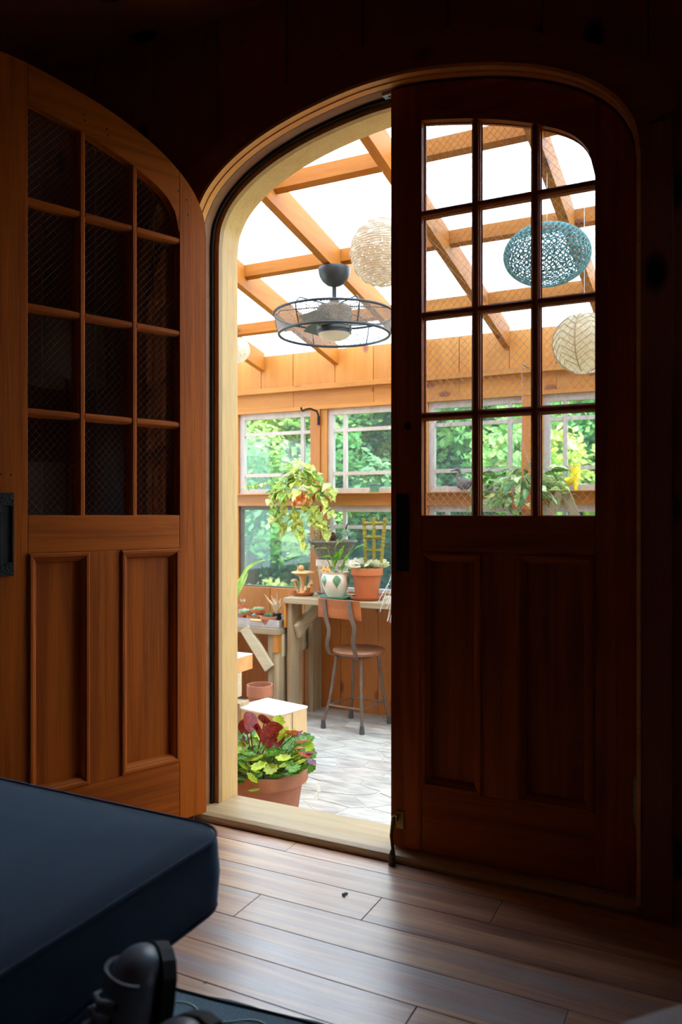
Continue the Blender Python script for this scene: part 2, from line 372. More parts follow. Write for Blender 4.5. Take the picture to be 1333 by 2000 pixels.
# ---------------------------------------------------------------- the dark room
floor = struct('floor', 'streaky brown laminate plank floor of the dark room')
MB().box((-4.2,-2.6,-.08),(2.4,2.13,-.006)).build('subfloor', plain('dark_joint', (.03,.018,.012), .9), floor)
rows = [2.116, 1.992, 1.866, 1.740, 1.614, 1.488, 1.362]
while rows[-1] > -2.5: rows.append(rows[-1]-.126)
known = {0: -1.187, 1: -.535, 2: -.82, 3: -1.11, 4: -.30, 5: -.576, 6: -1.5}
plank_cache = {}
for i in range(len(rows)-1):
    y1, y0 = rows[i], rows[i+1]
    k = known.get(i, random.uniform(-1.2, 0)); xs = [k]
    while xs[0] > -4.1: xs.insert(0, xs[0]-1.22)
    while xs[-1] < 2.3: xs.append(xs[-1]+1.22)
    for j in range(len(xs)-1):
        a, b = max(xs[j], -4.2), min(xs[j+1], 2.4)
        if b - a < .01: continue
        if y1 < 0.2 and (b < -2): continue
        MB().box((a+.0008, y0+.0008, -.006), (b-.0008, y1-.0008, 0)).build('plank', FLOOR, floor, bevel=.0008, seg=1)

wall = struct('wall_front', 'dark stained vertical board wall around the arched doorway')
def wallpoly(x0, x1, off, ztop=2.72, z0=0.0):
    K = arch(off); lo = []
    xl, xr = CX-HW-off, CX+HW+off
    def zl(x):
        for a, b in zip(K, K[1:]):
            if a[0] <= x <= b[0] and b[0]-a[0] > 1e-6: return a[1]+(b[1]-a[1])*(x-a[0])/(b[0]-a[0])
        return 1.8
    xs = sorted(set([x0, x1] + [p[0] for p in K if x0 < p[0] < x1]))
    if x0 < xl < x1: lo = [(x0, z0), (xl-1e-4, z0)] + [(x, zl(x)) for x in xs if x > xl+1e-3]
    elif x0 < xr < x1 and x0 > xl: lo = [(x, zl(x)) for x in xs if x < xr-1e-3] + [(xr+1e-4, z0), (x1, z0)]
    elif x1 <= xl or x0 >= xr: lo = [(x0, z0), (x1, z0)]
    else: lo = [(x, zl(x)) for x in xs]
    if x0 < xl and x1 > xr: lo = [(x0, z0), (xl-1e-4, z0)] + [(x, zl(x)) for x in xs if xl+1e-3 < x < xr-1e-3] + [(xr+1e-4, z0), (x1, z0)]
    return lo + [(x1, ztop), (x0, ztop)]
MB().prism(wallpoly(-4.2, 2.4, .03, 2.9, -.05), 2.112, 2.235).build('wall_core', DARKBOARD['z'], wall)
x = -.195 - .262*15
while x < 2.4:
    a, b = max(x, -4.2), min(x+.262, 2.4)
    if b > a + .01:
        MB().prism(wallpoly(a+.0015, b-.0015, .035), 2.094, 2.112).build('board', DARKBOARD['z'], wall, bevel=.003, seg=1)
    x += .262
# sunroom side boards of the same wall
x = -4.2
while x < 1.5:
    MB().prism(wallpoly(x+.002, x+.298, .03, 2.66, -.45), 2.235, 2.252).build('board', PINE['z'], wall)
    x += .3

trim = struct('trim_1', 'wide arched casing boards with layered edge strips around the doorway')
OUT = [(.757,0),(.757,1.962),(.768,1.962),(.768,2.06),(.70,2.11),(.573,2.182),(.448,2.244),(.30,2.31),(.12,2.345),(0,2.35)]
def outer_at(d, z):              # radial projection from (0,1.70) to the outer polygon
    ox, oz = 0, 1.70; dx, dz = d-ox, z-oz
    best = None
    for (ax, az), (bx, bz) in zip(OUT[2:], OUT[3:]):
        den = dx*(bz-az)-dz*(bx-ax)
        if abs(den) < 1e-9: continue
        t = ((ax-ox)*(bz-az)-(az-oz)*(bx-ax))/den; s = ((ax-ox)*dz-(az-oz)*dx)/den
        if t > 0 and -1e-6 <= s <= 1+1e-6: best = (ox+t*dx, oz+t*dz)
    return best
inner = [(x-CX, z) for x, z in arch(.016)]
top = [(d, z) for d, z in inner if z > 1.93]
cuts = [-1, -.47, -.22, .16, .52, 1]
for a, b in zip(cuts, cuts[1:]):
    seg = [(d, z) for d, z in top if a-.03 <= d <= b+.03]
    seg = [p for p in seg if a <= p[0] <= b]
    nxt = [p for p in top if p[0] > b][:1]; seg = seg + nxt
    outs = []
    for d, z in seg:
        o = outer_at(abs(d), z) or (.768, 1.962); outs.append((math.copysign(o[0], d), o[1]))
    poly = [(CX+d, z) for d, z in seg] + [(CX+d, z) for d, z in reversed(outs)]
    MB().prism(poly, 2.055, 2.094).build('casing_board', DARKBOARD['x'], trim)
for sgn in (-1, 1):
    xa, xb = sorted((CX+sgn*(HW+.007), CX+sgn*.757))
    MB().box((xa, 2.055, 0), (xb, 2.094, 1.95)).build('casing_board', DARKBOARD['z'], trim, bevel=.002)
arch_sweep(.006, .0158, 2.052, 2.074, .03).build('edge_strip', ORANGE['x'], trim, smooth=True, label='orange front edge strip of the arch')
arch_sweep(.003, .0156, 2.076, 2.099, .03).build('edge_strip', ORANGE['x'], trim, smooth=True, label='orange back edge strip of the arch')
jamb = struct('trim_2', 'arched door jamb lining with pale pine reveal towards the sunroom')
arch_sweep(.002, .028, 2.100, 2.146, 0).build('rabbet', wood('reddish_rabbet', (.34,.15,.06), (.24,.09,.035), 'x', across=20), jamb, smooth=True)
arch_sweep(-.008, .004, 2.138, 2.149, 0).build('weather_strip', BLACK, jamb, smooth=True)
arch_sweep(-.026, .02, 2.149, 2.168, .03).build('stop', OLIVEPINE['z'], jamb, smooth=True)
arch_sweep(-.026, .02, 2.1685, 2.243, .03).build('reveal', PALEPINE['z'], jamb, smooth=True)
arch_sweep(-.024, .05, 2.2435, 2.262, -.02).build('back_band', PALEPINE['z'], jamb, smooth=True)
p = at(748, 188, 2.122)
pl = MB().box((CX-.033, 2.11, 2.2195), (CX+.001, 2.134, 2.2285)).build('strike_plate', STEEL, jamb)
MB().box((CX-.018, 2.117, 2.2185), (CX-.004, 2.127, 2.2197)).build('latch_hole', BLACK, pl)

sill = struct('trim_3', 'worn wooden threshold below the arched doorway')
m = MB(); prof = [(2.066,0),(2.062,.012),(2.068,.022),(2.082,.028),(2.12,.031),(2.245,.029),(2.255,.02),(2.255,-.1),(2.13,-.1),(2.13,0)]
m.prism(prof, -1.62, -.16, 'yz').build('sill_board', SILLWOOD, sill, bevel=.002)
MB().box((-1.9,2.20,-.45),(.2,2.25,-.1)).build('riser', GREYWOOD['x'], sill)

# remaining shell of the dark room, with an unseen window added on the right for cool fill light
wl = struct('wall_left'); MB().box((-4.3,-2.6,0),(-4.2,2.11,2.6)).build('panel', DARKBOARD['z'], wl)
wb = struct('wall_back'); MB().box((-4.2,-2.7,0),(2.4,-2.6,2.6)).build('panel', DARKBOARD['z'], wb)
wr = struct('wall_right')
WY0, WY1, WZ0, WZ1 = .95, 1.28, .98, 1.35
r_ = MB(); r_.box((2.4,-2.6,0),(2.5,2.11,WZ0)); r_.box((2.4,-2.6,WZ1),(2.5,2.11,2.6)); r_.box((2.4,-2.6,WZ0),(2.5,WY0,WZ1)); r_.box((2.4,WY1,WZ0),(2.5,2.11,WZ1)); r_.build('panel', DARKBOARD['z'], wr)
w0 = struct('window_1'); f = MB()
for a, b in (((2.38,WY0-.06,WZ0-.06),(2.43,WY1+.06,WZ0)), ((2.38,WY0-.06,WZ1),(2.43,WY1+.06,WZ1+.06)), ((2.38,WY0-.06,WZ0),(2.43,WY0,WZ1)), ((2.38,WY1,WZ0),(2.43,WY1+.06,WZ1)), ((2.40,WY0,1.44),(2.43,WY1,1.47))): f.box(a, b)
f.build('window_frame', PAINT, w0); MB().box((2.44,WY0,WZ0),(2.446,WY1,WZ1)).build('pane', glass('clear_glass', (.95,.98,1), .04), w0)
ce = struct('ceiling'); MB().box((-4.3,-2.7,2.6),(2.5,2.25,2.72)).build('panel', DARKBOARD['x'], ce)

# ---------------------------------------------------------------- door leaves
GK = [(0,2.128),(.095,2.116),(.17,2.103),(.238,2.089),(.264,2.082),(.33,2.064),(.402,2.040),(.428,2.029),(.48,2.005),(.52,1.978),(.548,1.945),(.563,1.91),(.570,1.865)]
def zglass(d): return zarch(d, GK)
def door_leaf(name, label, loc, rz, cat_front):
    root = struct(name, label, loc); root.rotation_euler = (0, 0, rz); root['category'] = 'door'
    # local x = d - HW (free edge at -HW, hinge at 0), y from the front face 0 to .042
    T = .044; X = lambda d: loc[0] + d - HW; Y = lambda y: loc[1] + y
    def pr(poly, y0, y1, nm, mt, par=root, **k):
        return MB().prism([(X(a), b) for a, b in poly], Y(y0), Y(y1)).build(nm, mt, par, **k)
    Z0 = .034
    ds = [i/10 for i in range(11)]
    hs = [.5701+(HW-.5701)*t for t in [i/16 for i in range(17)]]
    outl = lambda d: zarch(d)-.004
    pr([(.5705,Z0),(HW,Z0),(HW,1.88)] + [(d, outl(d)) for d in reversed(hs[:-1])], 0, T, 'stile', DOOR['z'], bevel=.0015)
    pr([(0.0,Z0+.006),(.006,Z0),(.0945,Z0)] + [(.0945-.0945*t, outl(.0945-.0945*t)) for t in ds], 0, T, 'stile', DOOR['z'], bevel=.0015)
    g = [.0953+(.5695-.0953)*i/30 for i in range(31)]
    g2 = [x for x in g if x < .5690]
    pr([(d, zglass(d)) for d in g2] + [(.5697,1.87),(.5697,outl(.5697))] + [(d, outl(d)) for d in reversed(g2)], .0005, T-.0005, 'top_rail', DOOR['x'], bevel=.001)
    pr([(.0953,.888),(.5697,.888),(.5697,.990),(.0953,.990)], .0005, T-.0005, 'lock_rail', DOOR['x'], bevel=.001)
    pr([(.0953,Z0),(.5697,Z0),(.5697,.218),(.0953,.218)], .0005, T-.0005, 'bottom_rail', DOOR['x'], bevel=.001)
    pr([(.272,.2187),(.368,.2187),(.368,.8873),(.272,.8873)], .0005, T-.0005, 'mid_stile', DOOR['z'], bevel=.001)
    # raised mouldings and sunk panels
    for a, b in ((.0953,.272), (.368,.5697)):
        pn = pr([(a,.2187),(b,.2187),(b,.8873),(a,.8873)], .016, T-.016, 'panel', DOOR['z'])
        z0, z1 = .2187, .8873
        prof = [(0, -.001), (.004, -.007), (.012, -.007), (.016, -.001), (.019, 0.0), (.024, .006), (.028, .016), (0, .016)]   # (inset, y)
        rings = [[(a+i, z0+i), (b-i, z0+i), (b-i, z1-i), (a+i, z1-i)] for i, y in prof]
        for s in range(4):
            mm = MB(); vs = []
            for c in (s, (s+1) % 4):
                for (i, y), rg in zip(prof, rings): vs.append((X(rg[c][0]), Y(y), rg[c][1]))
            n = len(prof); fs = [(k, (k+1) % n, (k+1) % n + n, k+n) for k in range(n)] + [tuple(range(n)), tuple(range(2*n-1, n-1, -1))]
            mm.add(vs, fs).build('moulding', DOOR['x' if s % 2 == 0 else 'z'], pn, bevel=.0008, seg=1)
    # glazed field: bead around, muntins, panes, wires
    cols = [(.0953,.2385), (.2635,.4025), (.4275,.5697)]; rowz = [(.990,1.262), (1.284,1.551), (1.570,1.841), (1.860,9)]
    def trap_v(d0, d1, za, zb):
        c = (d0+d1)/2; m = MB(); q = []
        for z0_, z1_ in ((za, zb),):
            pf = [(c-.0045,.002),(c+.0045,.002),(c+.0085,.005),(c+.009,.009),(c+.0122,.012),(c+.0125,.032),(c+.0045,.042),(c-.0045,.042),(c-.0125,.032),(c-.0122,.012),(c-.009,.009),(c-.0085,.005)]
        m.prism([(X(p_), Y(q_)) for p_, q_ in pf], za, zb, 'xy'); return m
    for d0, d1 in ((.2385,.2635), (.4025,.4275)):
        trap_v(d0, d1, .990, zglass((d0+d1)/2)).build('muntin', DOOR['z'], root)
    for z0_, z1_ in ((1.262,1.284), (1.551,1.570), (1.841,1.860)):
        for d0, d1 in cols:
            c = (z0_+z1_)/2; pf = [(.002,c-.004),(.002,c+.004),(.005,c+.0075),(.009,c+.008),(.012,c+.0105),(.032,c+.0105),(.042,c+.004),(.042,c-.004),(.032,c-.0105),(.012,c-.0105),(.009,c-.008),(.005,c-.0075)]
            MB().prism([(Y(p_), q_) for p_, q_ in pf], X(d0-.004), X(d1+.004), 'yz').build('muntin', DOOR['x'], root)
    def inside(d, z, d0, d1, z0, z1): return d0 <= d <= d1 and z0 <= z <= min(z1, zglass(d))
    for (d0, d1) in cols:
        for (z0, z1) in rowz:
            xs = [d0+(d1-d0)*i/14 for i in range(15)]
            if z1 > 3: tp = [(x_, zglass(x_) if x_ < .569 else 1.875) for x_ in reversed(xs)]
            else: tp = [(d1, z1), (d0, z1)]
            poly = [(d0, z0), (d1, z0)] + tp
            pane = pr(poly, .029, .033, 'pane', GLASS)
            # bead around the pane
            bd = MB(); ce_ = (sum(q[0] for q in poly)/len(poly), sum(q[1] for q in poly)/len(poly))
            pts = [(X(a), Y(.0265), b) for a, b in poly]
            bd.tube(pts, .0032, 5, closed=True).build('bead', DOOR['x'], root)
            wm = MB(); sp = .0165
            for sg in (1, -1):
                lo = -3.0; k = 0
                kk = lo
                c0 = min(z0 - sg*d0, z0 - sg*d1) - .01; c1 = max(min(z1, 2.15) - sg*d0, min(z1, 2.15) - sg*d1) + .01
                c = math.ceil(c0/(sp*1.414))*sp*1.414
                while c < c1:
                    t = [d0 + (d1-d0)*i/60 for i in range(61)]
                    ins = [q for q in t if inside(q, sg*q*1.12 + c - sg*.12*.33, d0, d1, z0, z1)]
                    if len(ins) > 1:
                        a, b = ins[0], ins[-1]; fz = lambda q: sg*q*1.12 + c - sg*.12*.33
                        wm.tube([(X(a), Y(.031), fz(a)), (X(b), Y(.031), fz(b))], .00042, 3, cap=False)
                    c += sp*1.414
            wm.build('wire_mesh', WIRE, pane)
    # flush pull, a textured iron plate with a sunk grip
    pa, pb, za, zb = .018, .056, .830, 1.052
    pl = MB(); pl.box((X(pa),Y(-.006),za),(X(pb),Y(.0),za+.035)); pl.box((X(pa),Y(-.006),zb-.035),(X(pb),Y(.0),zb))
    pl.box((X(pa),Y(-.006),za+.035),(X(pa+.006),Y(.0),zb-.035)); pl.box((X(pb-.006),Y(-.006),za+.035),(X(pb),Y(.0),zb-.035))
    h = pl.build('pull_plate', IRON, root, bevel=.001, label='black hammered iron flush pull')
    MB().box((X(pa+.006),Y(-.0012),za+.035),(X(pb-.006),Y(-.0004),zb-.035)).build('sunk_grip', BLACK, h)
    return root, X, Y
d1, X1, Y1 = door_leaf('door_1', 'open left arched oak door leaf catching orange light, twelve wired panes', (-1.522, 2.062, 0), radians(70), 'left')
d2, X2, Y2 = door_leaf('door_2', 'closed right arched door leaf in dark silhouette with twelve wired panes', (CX+HW-.001, 2.100, 0), 0, 'right')
# screw dots and old hinge scars on the open leaf's top rail
for dd, zz in ((.255,2.135),(.258,2.120),(.325,2.118),(.328,2.100),(.565,2.005),(.595,1.985),(.60,1.94),(.024,1.10),(.05,1.10)):
    MB().lathe([(.003,0),(.0022,.0006)], (0,0,0), 8).build('screw_hole', BLACK, d1)
    o = d1.children[-1] if False else bpy.context.scene.collection.objects[-1]
    o.data.transform(Matrix.Translation(Vector((dd-HW, -.0002, zz))) @ Matrix.Rotation(pi/2, 4, 'X') @ Matrix.Translation(-Vector((0,0,0)) + root_loc(d1)))
# right leaf: escutcheon, hinge, kick-down stop
kx = X2(.052)
es = MB(); es.lathe([(.011,0),(.011,.002),(.004,.004)], (0,0,0), 16); es.v = [Vector((kx+v.x, 2.1-v.z, 1.247+v.y)) for v in es.v]; es.build('keyhole_rose', IRON, d2, label='small round keyhole rose')
hb = MB()
for i in range(5): hb.lathe([(.0055,.002),(.0065,.003),(.0065,.021),(.0055,.022)], (CX+HW+.001, 2.091, .215+i*.0235), 12)
hb.lathe([(.003,-.004),(.005,0),(.005,.117),(.003,.122)], (CX+HW+.001, 2.091, .215), 12); hb.build('hinge', plain('dull_brass', (.30,.24,.16), .4, .9), d2, label='aged metal hinge barrel')
ks = thing('door_stop', 'brass kick-down door stop at the foot of the closed door leaf', 'door stop', (X2(.03), 2.095, 0))
ksx = X2(.03)
MB().box((ksx-.011,2.0955,.088),(ksx+.011,2.0998,.138)).build('back_plate', BRASS, ks, bevel=.001)
MB().box((ksx-.009,2.078,.112),(ksx-.003,2.0955,.128)).box((ksx-.018,2.074,.110),(ksx-.011,2.0955,.127)).build('bracket', BRASS, ks, bevel=.001)
tip = ground(766, 1690, 0.0)
MB().tube([(ksx-.012,2.08,.126),(ksx-.013,2.077,.118),(ksx-.015,2.066,.075),(tip.x,tip.y+.006,.045),(tip.x,tip.y+.002,.030)], [.006,.0062,.0045,.005,.010], 10).build('arm', BRASS, ks, smooth=True)
MB().lathe([(.0102,.0005),(.0108,.010),(.0102,.030)], (tip.x,tip.y,0), 16).build('rubber_foot', plain('brown_rubber', (.09,.05,.02), .5), ks, smooth=True)

# ---------------------------------------------------------------- sunroom: floor, walls, roof
WZ = 5.14; FZ = -.45
fs = struct('floor.001', 'pale irregular flagstone floor of the sunroom')
MB().box((-4.4,2.2,-.6),(1.6,5.3,FZ-.0012)).build('mortar_bed', GROUT, fs)
def clip(poly, n, c):
    out = []
    for i in range(len(poly)):
        a, b = poly[i], poly[(i+1) % len(poly)]
        da, db = a[0]*n[0]+a[1]*n[1]-c, b[0]*n[0]+b[1]*n[1]-c
        if da <= 0: out.append(a)
        if (da < 0 < db) or (db < 0 < da): t = da/(da-db); out.append((a[0]+(b[0]-a[0])*t, a[1]+(b[1]-a[1])*t))
    return out
rs = random.Random(3); seeds = []
gy = 2.3; rI = 0
while gy < 5.2:
    gx = -3.9 + (rI % 2)*.17
    while gx < .2:
        seeds.append((gx+rs.uniform(-.13,.13), gy+rs.uniform(-.075,.075))); gx += rs.uniform(.20,.36)
    gy += .14; rI += 1
SY = 1.9
for i, (sx_, sy_) in enumerate(seeds):
    poly = [(sx_-.5, (sy_-.4)*SY), (sx_+.5, (sy_-.4)*SY), (sx_+.5, (sy_+.4)*SY), (sx_-.5, (sy_+.4)*SY)]
    P0 = (sx_, sy_*SY)
    for j, (tx, ty) in enumerate(seeds):
        if j == i or abs(tx-sx_) > .9 or abs(ty-sy_) > .6: continue
        n = (tx-P0[0], ty*SY-P0[1]); L = math.hypot(*n); n = (n[0]/L, n[1]/L)
        c = ((tx+P0[0])/2*n[0] + (ty*SY+P0[1])/2*n[1]) - .007
        poly = clip(poly, n, c)
        if len(poly) < 3: break
    if len(poly) < 3: continue
    poly = [(x_+rs.uniform(-.006,.006), y_/SY+rs.uniform(-.004,.004)) for x_, y_ in poly]
    poly = [(x_, min(max(y_, 2.26), 5.13)) for x_, y_ in poly]
    ex = []
    for a, b in zip(poly, poly[1:]+poly[:1]):
        ex.append(a)
        if math.hypot(a[0]-b[0], a[1]-b[1]) > .12: ex.append(((a[0]+b[0])/2+rs.uniform(-.012,.012), min(5.13, max(2.26, (a[1]+b[1])/2+rs.uniform(-.008,.008)))))
    MB().prism(ex, FZ-.004, FZ+rs.uniform(.000,.003), 'xy').build('stone', STONE, fs)

ww = struct('wall_far', 'sunroom window wall framed in golden pine')
# low wall boards below the windows
x = -4.3; bx = [-2.29+.3015*k for k in range(-7, 10)]
for a, b in zip(bx, bx[1:]):
    MB().box((a+.0015, WZ, FZ), (b-.0015, WZ+.02, .42)).build('board', WALLORANGE, ww, bevel=.002, seg=1)
MB().box((-4.4,WZ+.02,FZ-.2),(1.6,WZ+.12,.42)).build('wall_core', PINE['x'], ww)
# fascia boards above
fx = [-4.2,-3.9,-3.58,-3.27,-2.985,-2.63,-2.32,-2.0,-1.68,-1.335,-1.03,-.70,-.38,-.06,.26,.58,.9,1.2,1.5]
for a, b in zip(fx, fx[1:]):
    MB().box((a+.002, WZ-.012, 1.94), (b-.002, WZ+.01, 2.197)).build('board', PINE['z'], ww, bevel=.0015, seg=1)
for a, b in zip(fx[::2], fx[2::2]+[1.5]):
    if b > a: MB().box((a+.001, WZ-.004, 1.79), (b-.001, WZ+.016, 1.905)).build('board', PINE['x'], ww, bevel=.001, seg=1)
MB().box((-4.3,WZ-.05,1.905),(1.5,WZ+.02,1.942)).build('ledge', PINE['x'], ww, bevel=.002)
MB().box((-4.3,WZ-.01,1.762),(1.5,WZ+.06,1.79)).build('header', PINE['x'], ww, bevel=.002)
MB().box((-4.3,WZ+.02,1.79),(1.5,WZ+.1,2.19)).build('wall_core', PINE['x'], ww)
MB().box((-4.3,WZ-.012,1.046),(1.5,WZ+.1,1.131)).build('mid_rail', PINE['x'], ww, bevel=.002)
MB().box((-4.3,WZ-.085,1.131),(1.5,WZ+.03,1.138)).build('sill_shelf', PINE['x'], ww, bevel=.001)
posts = [-4.34+.005, -3.555, -2.77, -1.978, -1.186, -.394, .398, 1.19]
for px_ in posts:
    MB().box((px_-.07,WZ-.006,.40),(px_+.012,WZ+.09,1.79)).build('post', WALLORANGE, ww, bevel=.002)
    MB().box((px_+.014,WZ+.004,.40),(px_+.066,WZ+.08,1.79)).build('post', PINE['z'], ww, bevel=.002)
wn = [2]
def sash(x0, x1, z0, z1, cxs, czs, mat, fw=.045, label=None, gl=WINGLASS, mw=.028):
    r = struct('window_%d' % wn[0], label); wn[0] += 1; y0, y1 = WZ+.02, WZ+.055; m = MB()
    m.box((x0,y0,z0),(x1,y1,z0+fw)); m.box((x0,y0,z1-fw),(x1,y1,z1)); m.box((x0,y0,z0+fw),(x0+fw,y1,z1-fw)); m.box((x1-fw,y0,z0+fw),(x1,y1,z1-fw))
    m.build('window_frame', mat, r, bevel=.002)
    vx = [x0+fw] + cxs + [x1-fw]; vz = [z0+fw] + czs + [z1-fw]
    for c in cxs: MB().box((c-mw/2,y0+.004,z0+fw),(c+mw/2,y1-.004,z1-fw)).build('muntin', mat, r)
    for c in czs: MB().box((x0+fw,y0+.005,c-mw/2+.001),(x1-fw,y1-.005,c+mw/2-.001)).build('muntin', mat, r)
    for a, b in zip(vx, vx[1:]):
        for c, d in zip(vz, vz[1:]):
            MB().box((a,y0+.014,c),(b,y0+.018,d)).build('pane', gl, r)
    return r
for i in range(len(posts)-1):
    a, b = posts[i]+.066, posts[i+1]-.07
    if i % 2: b += .045
    nm = i
    cx_ = [b-.045-.085] if i % 2 else [a+.045+.093]
    sash(a, b, 1.131, 1.762, cx_, [1.284, 1.603], PAINT, label='upper window with pale painted border-pane muntins')
    if i <= 1:
        sash(a, b, .40, 1.046, [], [], plain('brown_window_frame', (.10,.07,.05), .5), fw=.03, label='lower window with one large pane and thin dark frame')
    else:
        sash(a, b, .40, 1.046, [a+.135, b-.135], [.89], PAINT, label='lower window with pale painted muntins')
# side walls of the sunroom (outside the frame): low wall, posts, glass
for s, xx in (('wall_left.001', -4.3), ('wall_right.001', 1.5)):
    r = struct(s); g = -1 if xx < 0 else 1
    MB().box((xx,2.25,FZ-.1),(xx+g*.1,WZ+.1,.42)).build('panel', WALLORANGE, r)
    MB().box((xx,2.25,1.79),(xx+g*.1,WZ+.1,2.19)).build('header', PINE['y'], r)
    for yy in (2.3, 3.25, 4.2, 5.1): MB().box((xx,yy-.04,.42),(xx+g*.09,yy+.04,1.79)).build('post', PINE['z'], r)
    MB().box((xx+g*.04,2.3,.42),(xx+g*.046,5.1,1.79)).build('pane', WINGLASS, r)
    MB().prism([(2.25,2.19),(5.14,2.19),(2.25,2.76)], xx+g*.02, xx+g*.03, 'yz').build('gable_pane', WINGLASS, r)

rf = struct('ceiling.001', 'lean-to glass roof of the sunroom on pine rafters')
SL = .1975
zb = lambda Y: 2.08 + (WZ-Y)*SL
for k in range(-9, 4):
    cx_ = -2.622 + .635*(k+3) if False else -1.987 + .635*k*1.0
    if cx_ < -4.25 or cx_ > 1.45: continue
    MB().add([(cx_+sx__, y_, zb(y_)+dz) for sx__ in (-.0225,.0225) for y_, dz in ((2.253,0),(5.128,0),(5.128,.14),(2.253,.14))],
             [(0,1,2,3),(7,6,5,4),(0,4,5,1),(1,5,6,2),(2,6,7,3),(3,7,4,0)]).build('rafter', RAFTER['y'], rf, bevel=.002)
cents = sorted([c for c in [-1.987+.635*k for k in range(-5, 7)] if -4.3 < c < 1.5])
edges = [-4.3] + cents + [1.5]
for a, b in zip(edges, edges[1:]):
    if b-a < .1: continue
    for Yc in (2.50, 3.21, 3.92, 4.64):
        z_ = zb(Yc)+.14
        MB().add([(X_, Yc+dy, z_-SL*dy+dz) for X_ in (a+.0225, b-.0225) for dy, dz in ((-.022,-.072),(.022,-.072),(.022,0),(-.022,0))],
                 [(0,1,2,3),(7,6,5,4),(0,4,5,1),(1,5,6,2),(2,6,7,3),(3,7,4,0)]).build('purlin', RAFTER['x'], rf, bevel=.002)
    ys = [2.25, 5.24]
    MB().add([(X_, y_, zb(y_)+.143+dz) for X_ in (a, b) for y_, dz in ((2.25,0),(5.24,0),(5.24,.006),(2.25,.006))],
             [(0,1,2,3),(7,6,5,4),(0,4,5,1),(1,5,6,2),(2,6,7,3),(3,7,4,0)]).build('roof_pane', ROOF, rf)
# a few fallen bits lying on the roof glazing
for px_, py_, lb_ in ((707,413,'dry leaf bit on the roof glass just above the white globe lantern'),(510,434,'faint leaf bit on the roof glass beside the curved left jamb'),(487,666,'dark leaf bit low on the roof glass left of the fan cage'),(541,660,'pale leaf bit on the roof glass touching the fan cage outline')):
    u = (px_-666.5)/F_PX; v = (1000-py_)/F_PX; d = C_+u*S_
    Yp = (2.23 + WZ*SL + .008 - 1)/(v/d + SL); q = at(px_, py_, Yp)
    dm = MB(); dm.tube([q+Vector((-.012,0,.006)), q+Vector((.0,.01,.01)), q+Vector((.014,.0,.008))], [.003,.006,.002], 5)
    tag(dm.build('dry_leaf', plain('dry_leaf_brown', (.10,.10,.05), .9)), lb_, 'dry leaf', 'leaf bits on the glass roof')

# ---------------------------------------------------------------- leaf shapes (unit length along +y, up +z)
def leaf_data(name, mat, outline, n=6, fold=.12, droop=.25, wave=0.0, cup=0):
    # outline: function t in 0..1 -> half width; midrib folded, tip drooping
    vs = []; fs = []
    for i in range(n+1):
        t = i/n; w_ = outline(t); z = -droop*t*t
        zz = wave*sin(t*9)
        vs += [(-w_, t, z + fold*w_*2 + zz), (-w_*.5, t, z+fold*w_*.6), (0, t, z), (w_*.5, t, z+fold*w_*.6), (w_, t, z + fold*w_*2 - zz)]
    for i in range(n):
        for k in range(4): fs.append((i*5+k, i*5+k+1, (i+1)*5+k+1, (i+1)*5+k))
    me = bpy.data.meshes.new(name); me.from_pydata(vs, [], fs); me.polygons.foreach_set('use_smooth', [True]*len(fs)); me.materials.append(mat); me.update(); return me
def disc_leaf(name, mat, lobes=7, depth=.15, n=28, cup=.12, notch=True):
    vs = [(0, .08, 0)]; fs = []
    for ring, rr in ((0, .55), (1, 1.0)):
        for k in range(n):
            a = -pi/2 + 2*pi*k/n; r = rr*.5*(1 - (depth*abs(sin(lobes*(a+pi/2)/2)) if ring else 0) - (.35*max(0, 1-abs(((a+pi/2+pi) % (2*pi))-pi)/.35) if notch else 0))
            vs.append((r*cos(a), .5+r*sin(a), cup*rr*rr + (.03*sin(3*a) if ring else 0)))
    vs[0] = (0, .42, 0)
    for k in range(n):
        k2 = (k+1) % n; fs += [(0, 1+k, 1+k2), (1+k, 1+n+k, 1+n+k2, 1+k2)]
    me = bpy.data.meshes.new(name); me.from_pydata(vs, [], fs); me.polygons.foreach_set('use_smooth', [True]*len(fs)); me.materials.append(mat); me.update(); return me
heart = lambda t: .42*(sin(pi*min(1, t*1.0+.02)**.62))**.9*(1 if t > .04 else .5)
lance = lambda t: .2*sin(pi*t**.8)
strap = lambda t: .05*(1-t**3)+.002
fat = lambda t: .2*sin(pi*(t**.75))+.005
L_POTH = [leaf_data('leaf', leafmat('pothos_leaf', (.30,.42,.035), (.74,.74,.20), 7, .45, pos=(.38,.6)), heart, droop=.3),
          leaf_data('leaf', leafmat('pothos_cream_leaf', (.45,.54,.09), (.86,.83,.42), 6, .45, pos=(.35,.55)), heart, droop=.15, fold=.2),
          leaf_data('leaf', leafmat('pothos_green_leaf', (.10,.24,.025), (.38,.50,.07), 5, .4, pos=(.45,.65)), heart, droop=.4)]
L_CROT = [leaf_data('leaf', leafmat('variegated_leaf', (.08,.20,.03), (.55,.58,.16), 6, .35, pos=(.45,.6), axis_scale=(3,1,1)), lance, droop=.35),
          leaf_data('leaf', leafmat('variegated_leaf_light', (.16,.30,.05), (.72,.72,.35), 6, .35, pos=(.4,.55), axis_scale=(3,1,1)), lambda t: .24*sin(pi*t**.8), droop=.2),
          leaf_data('leaf', leafmat('dark_green_leaf', (.035,.12,.02), (.14,.28,.05), 6, .3), lambda t: .22*sin(pi*t**.8), droop=.45)]
M_LIME = leafmat('lime_leaf', (.38,.52,.03), (.62,.70,.08), 12, .5)
M_GREEN = leafmat('frilly_green_leaf', (.07,.20,.02), (.20,.40,.05), 10, .4)
M_RED = leafmat('wine_red_leaf', (.13,.010,.008), (.27,.025,.014), 12, .4)
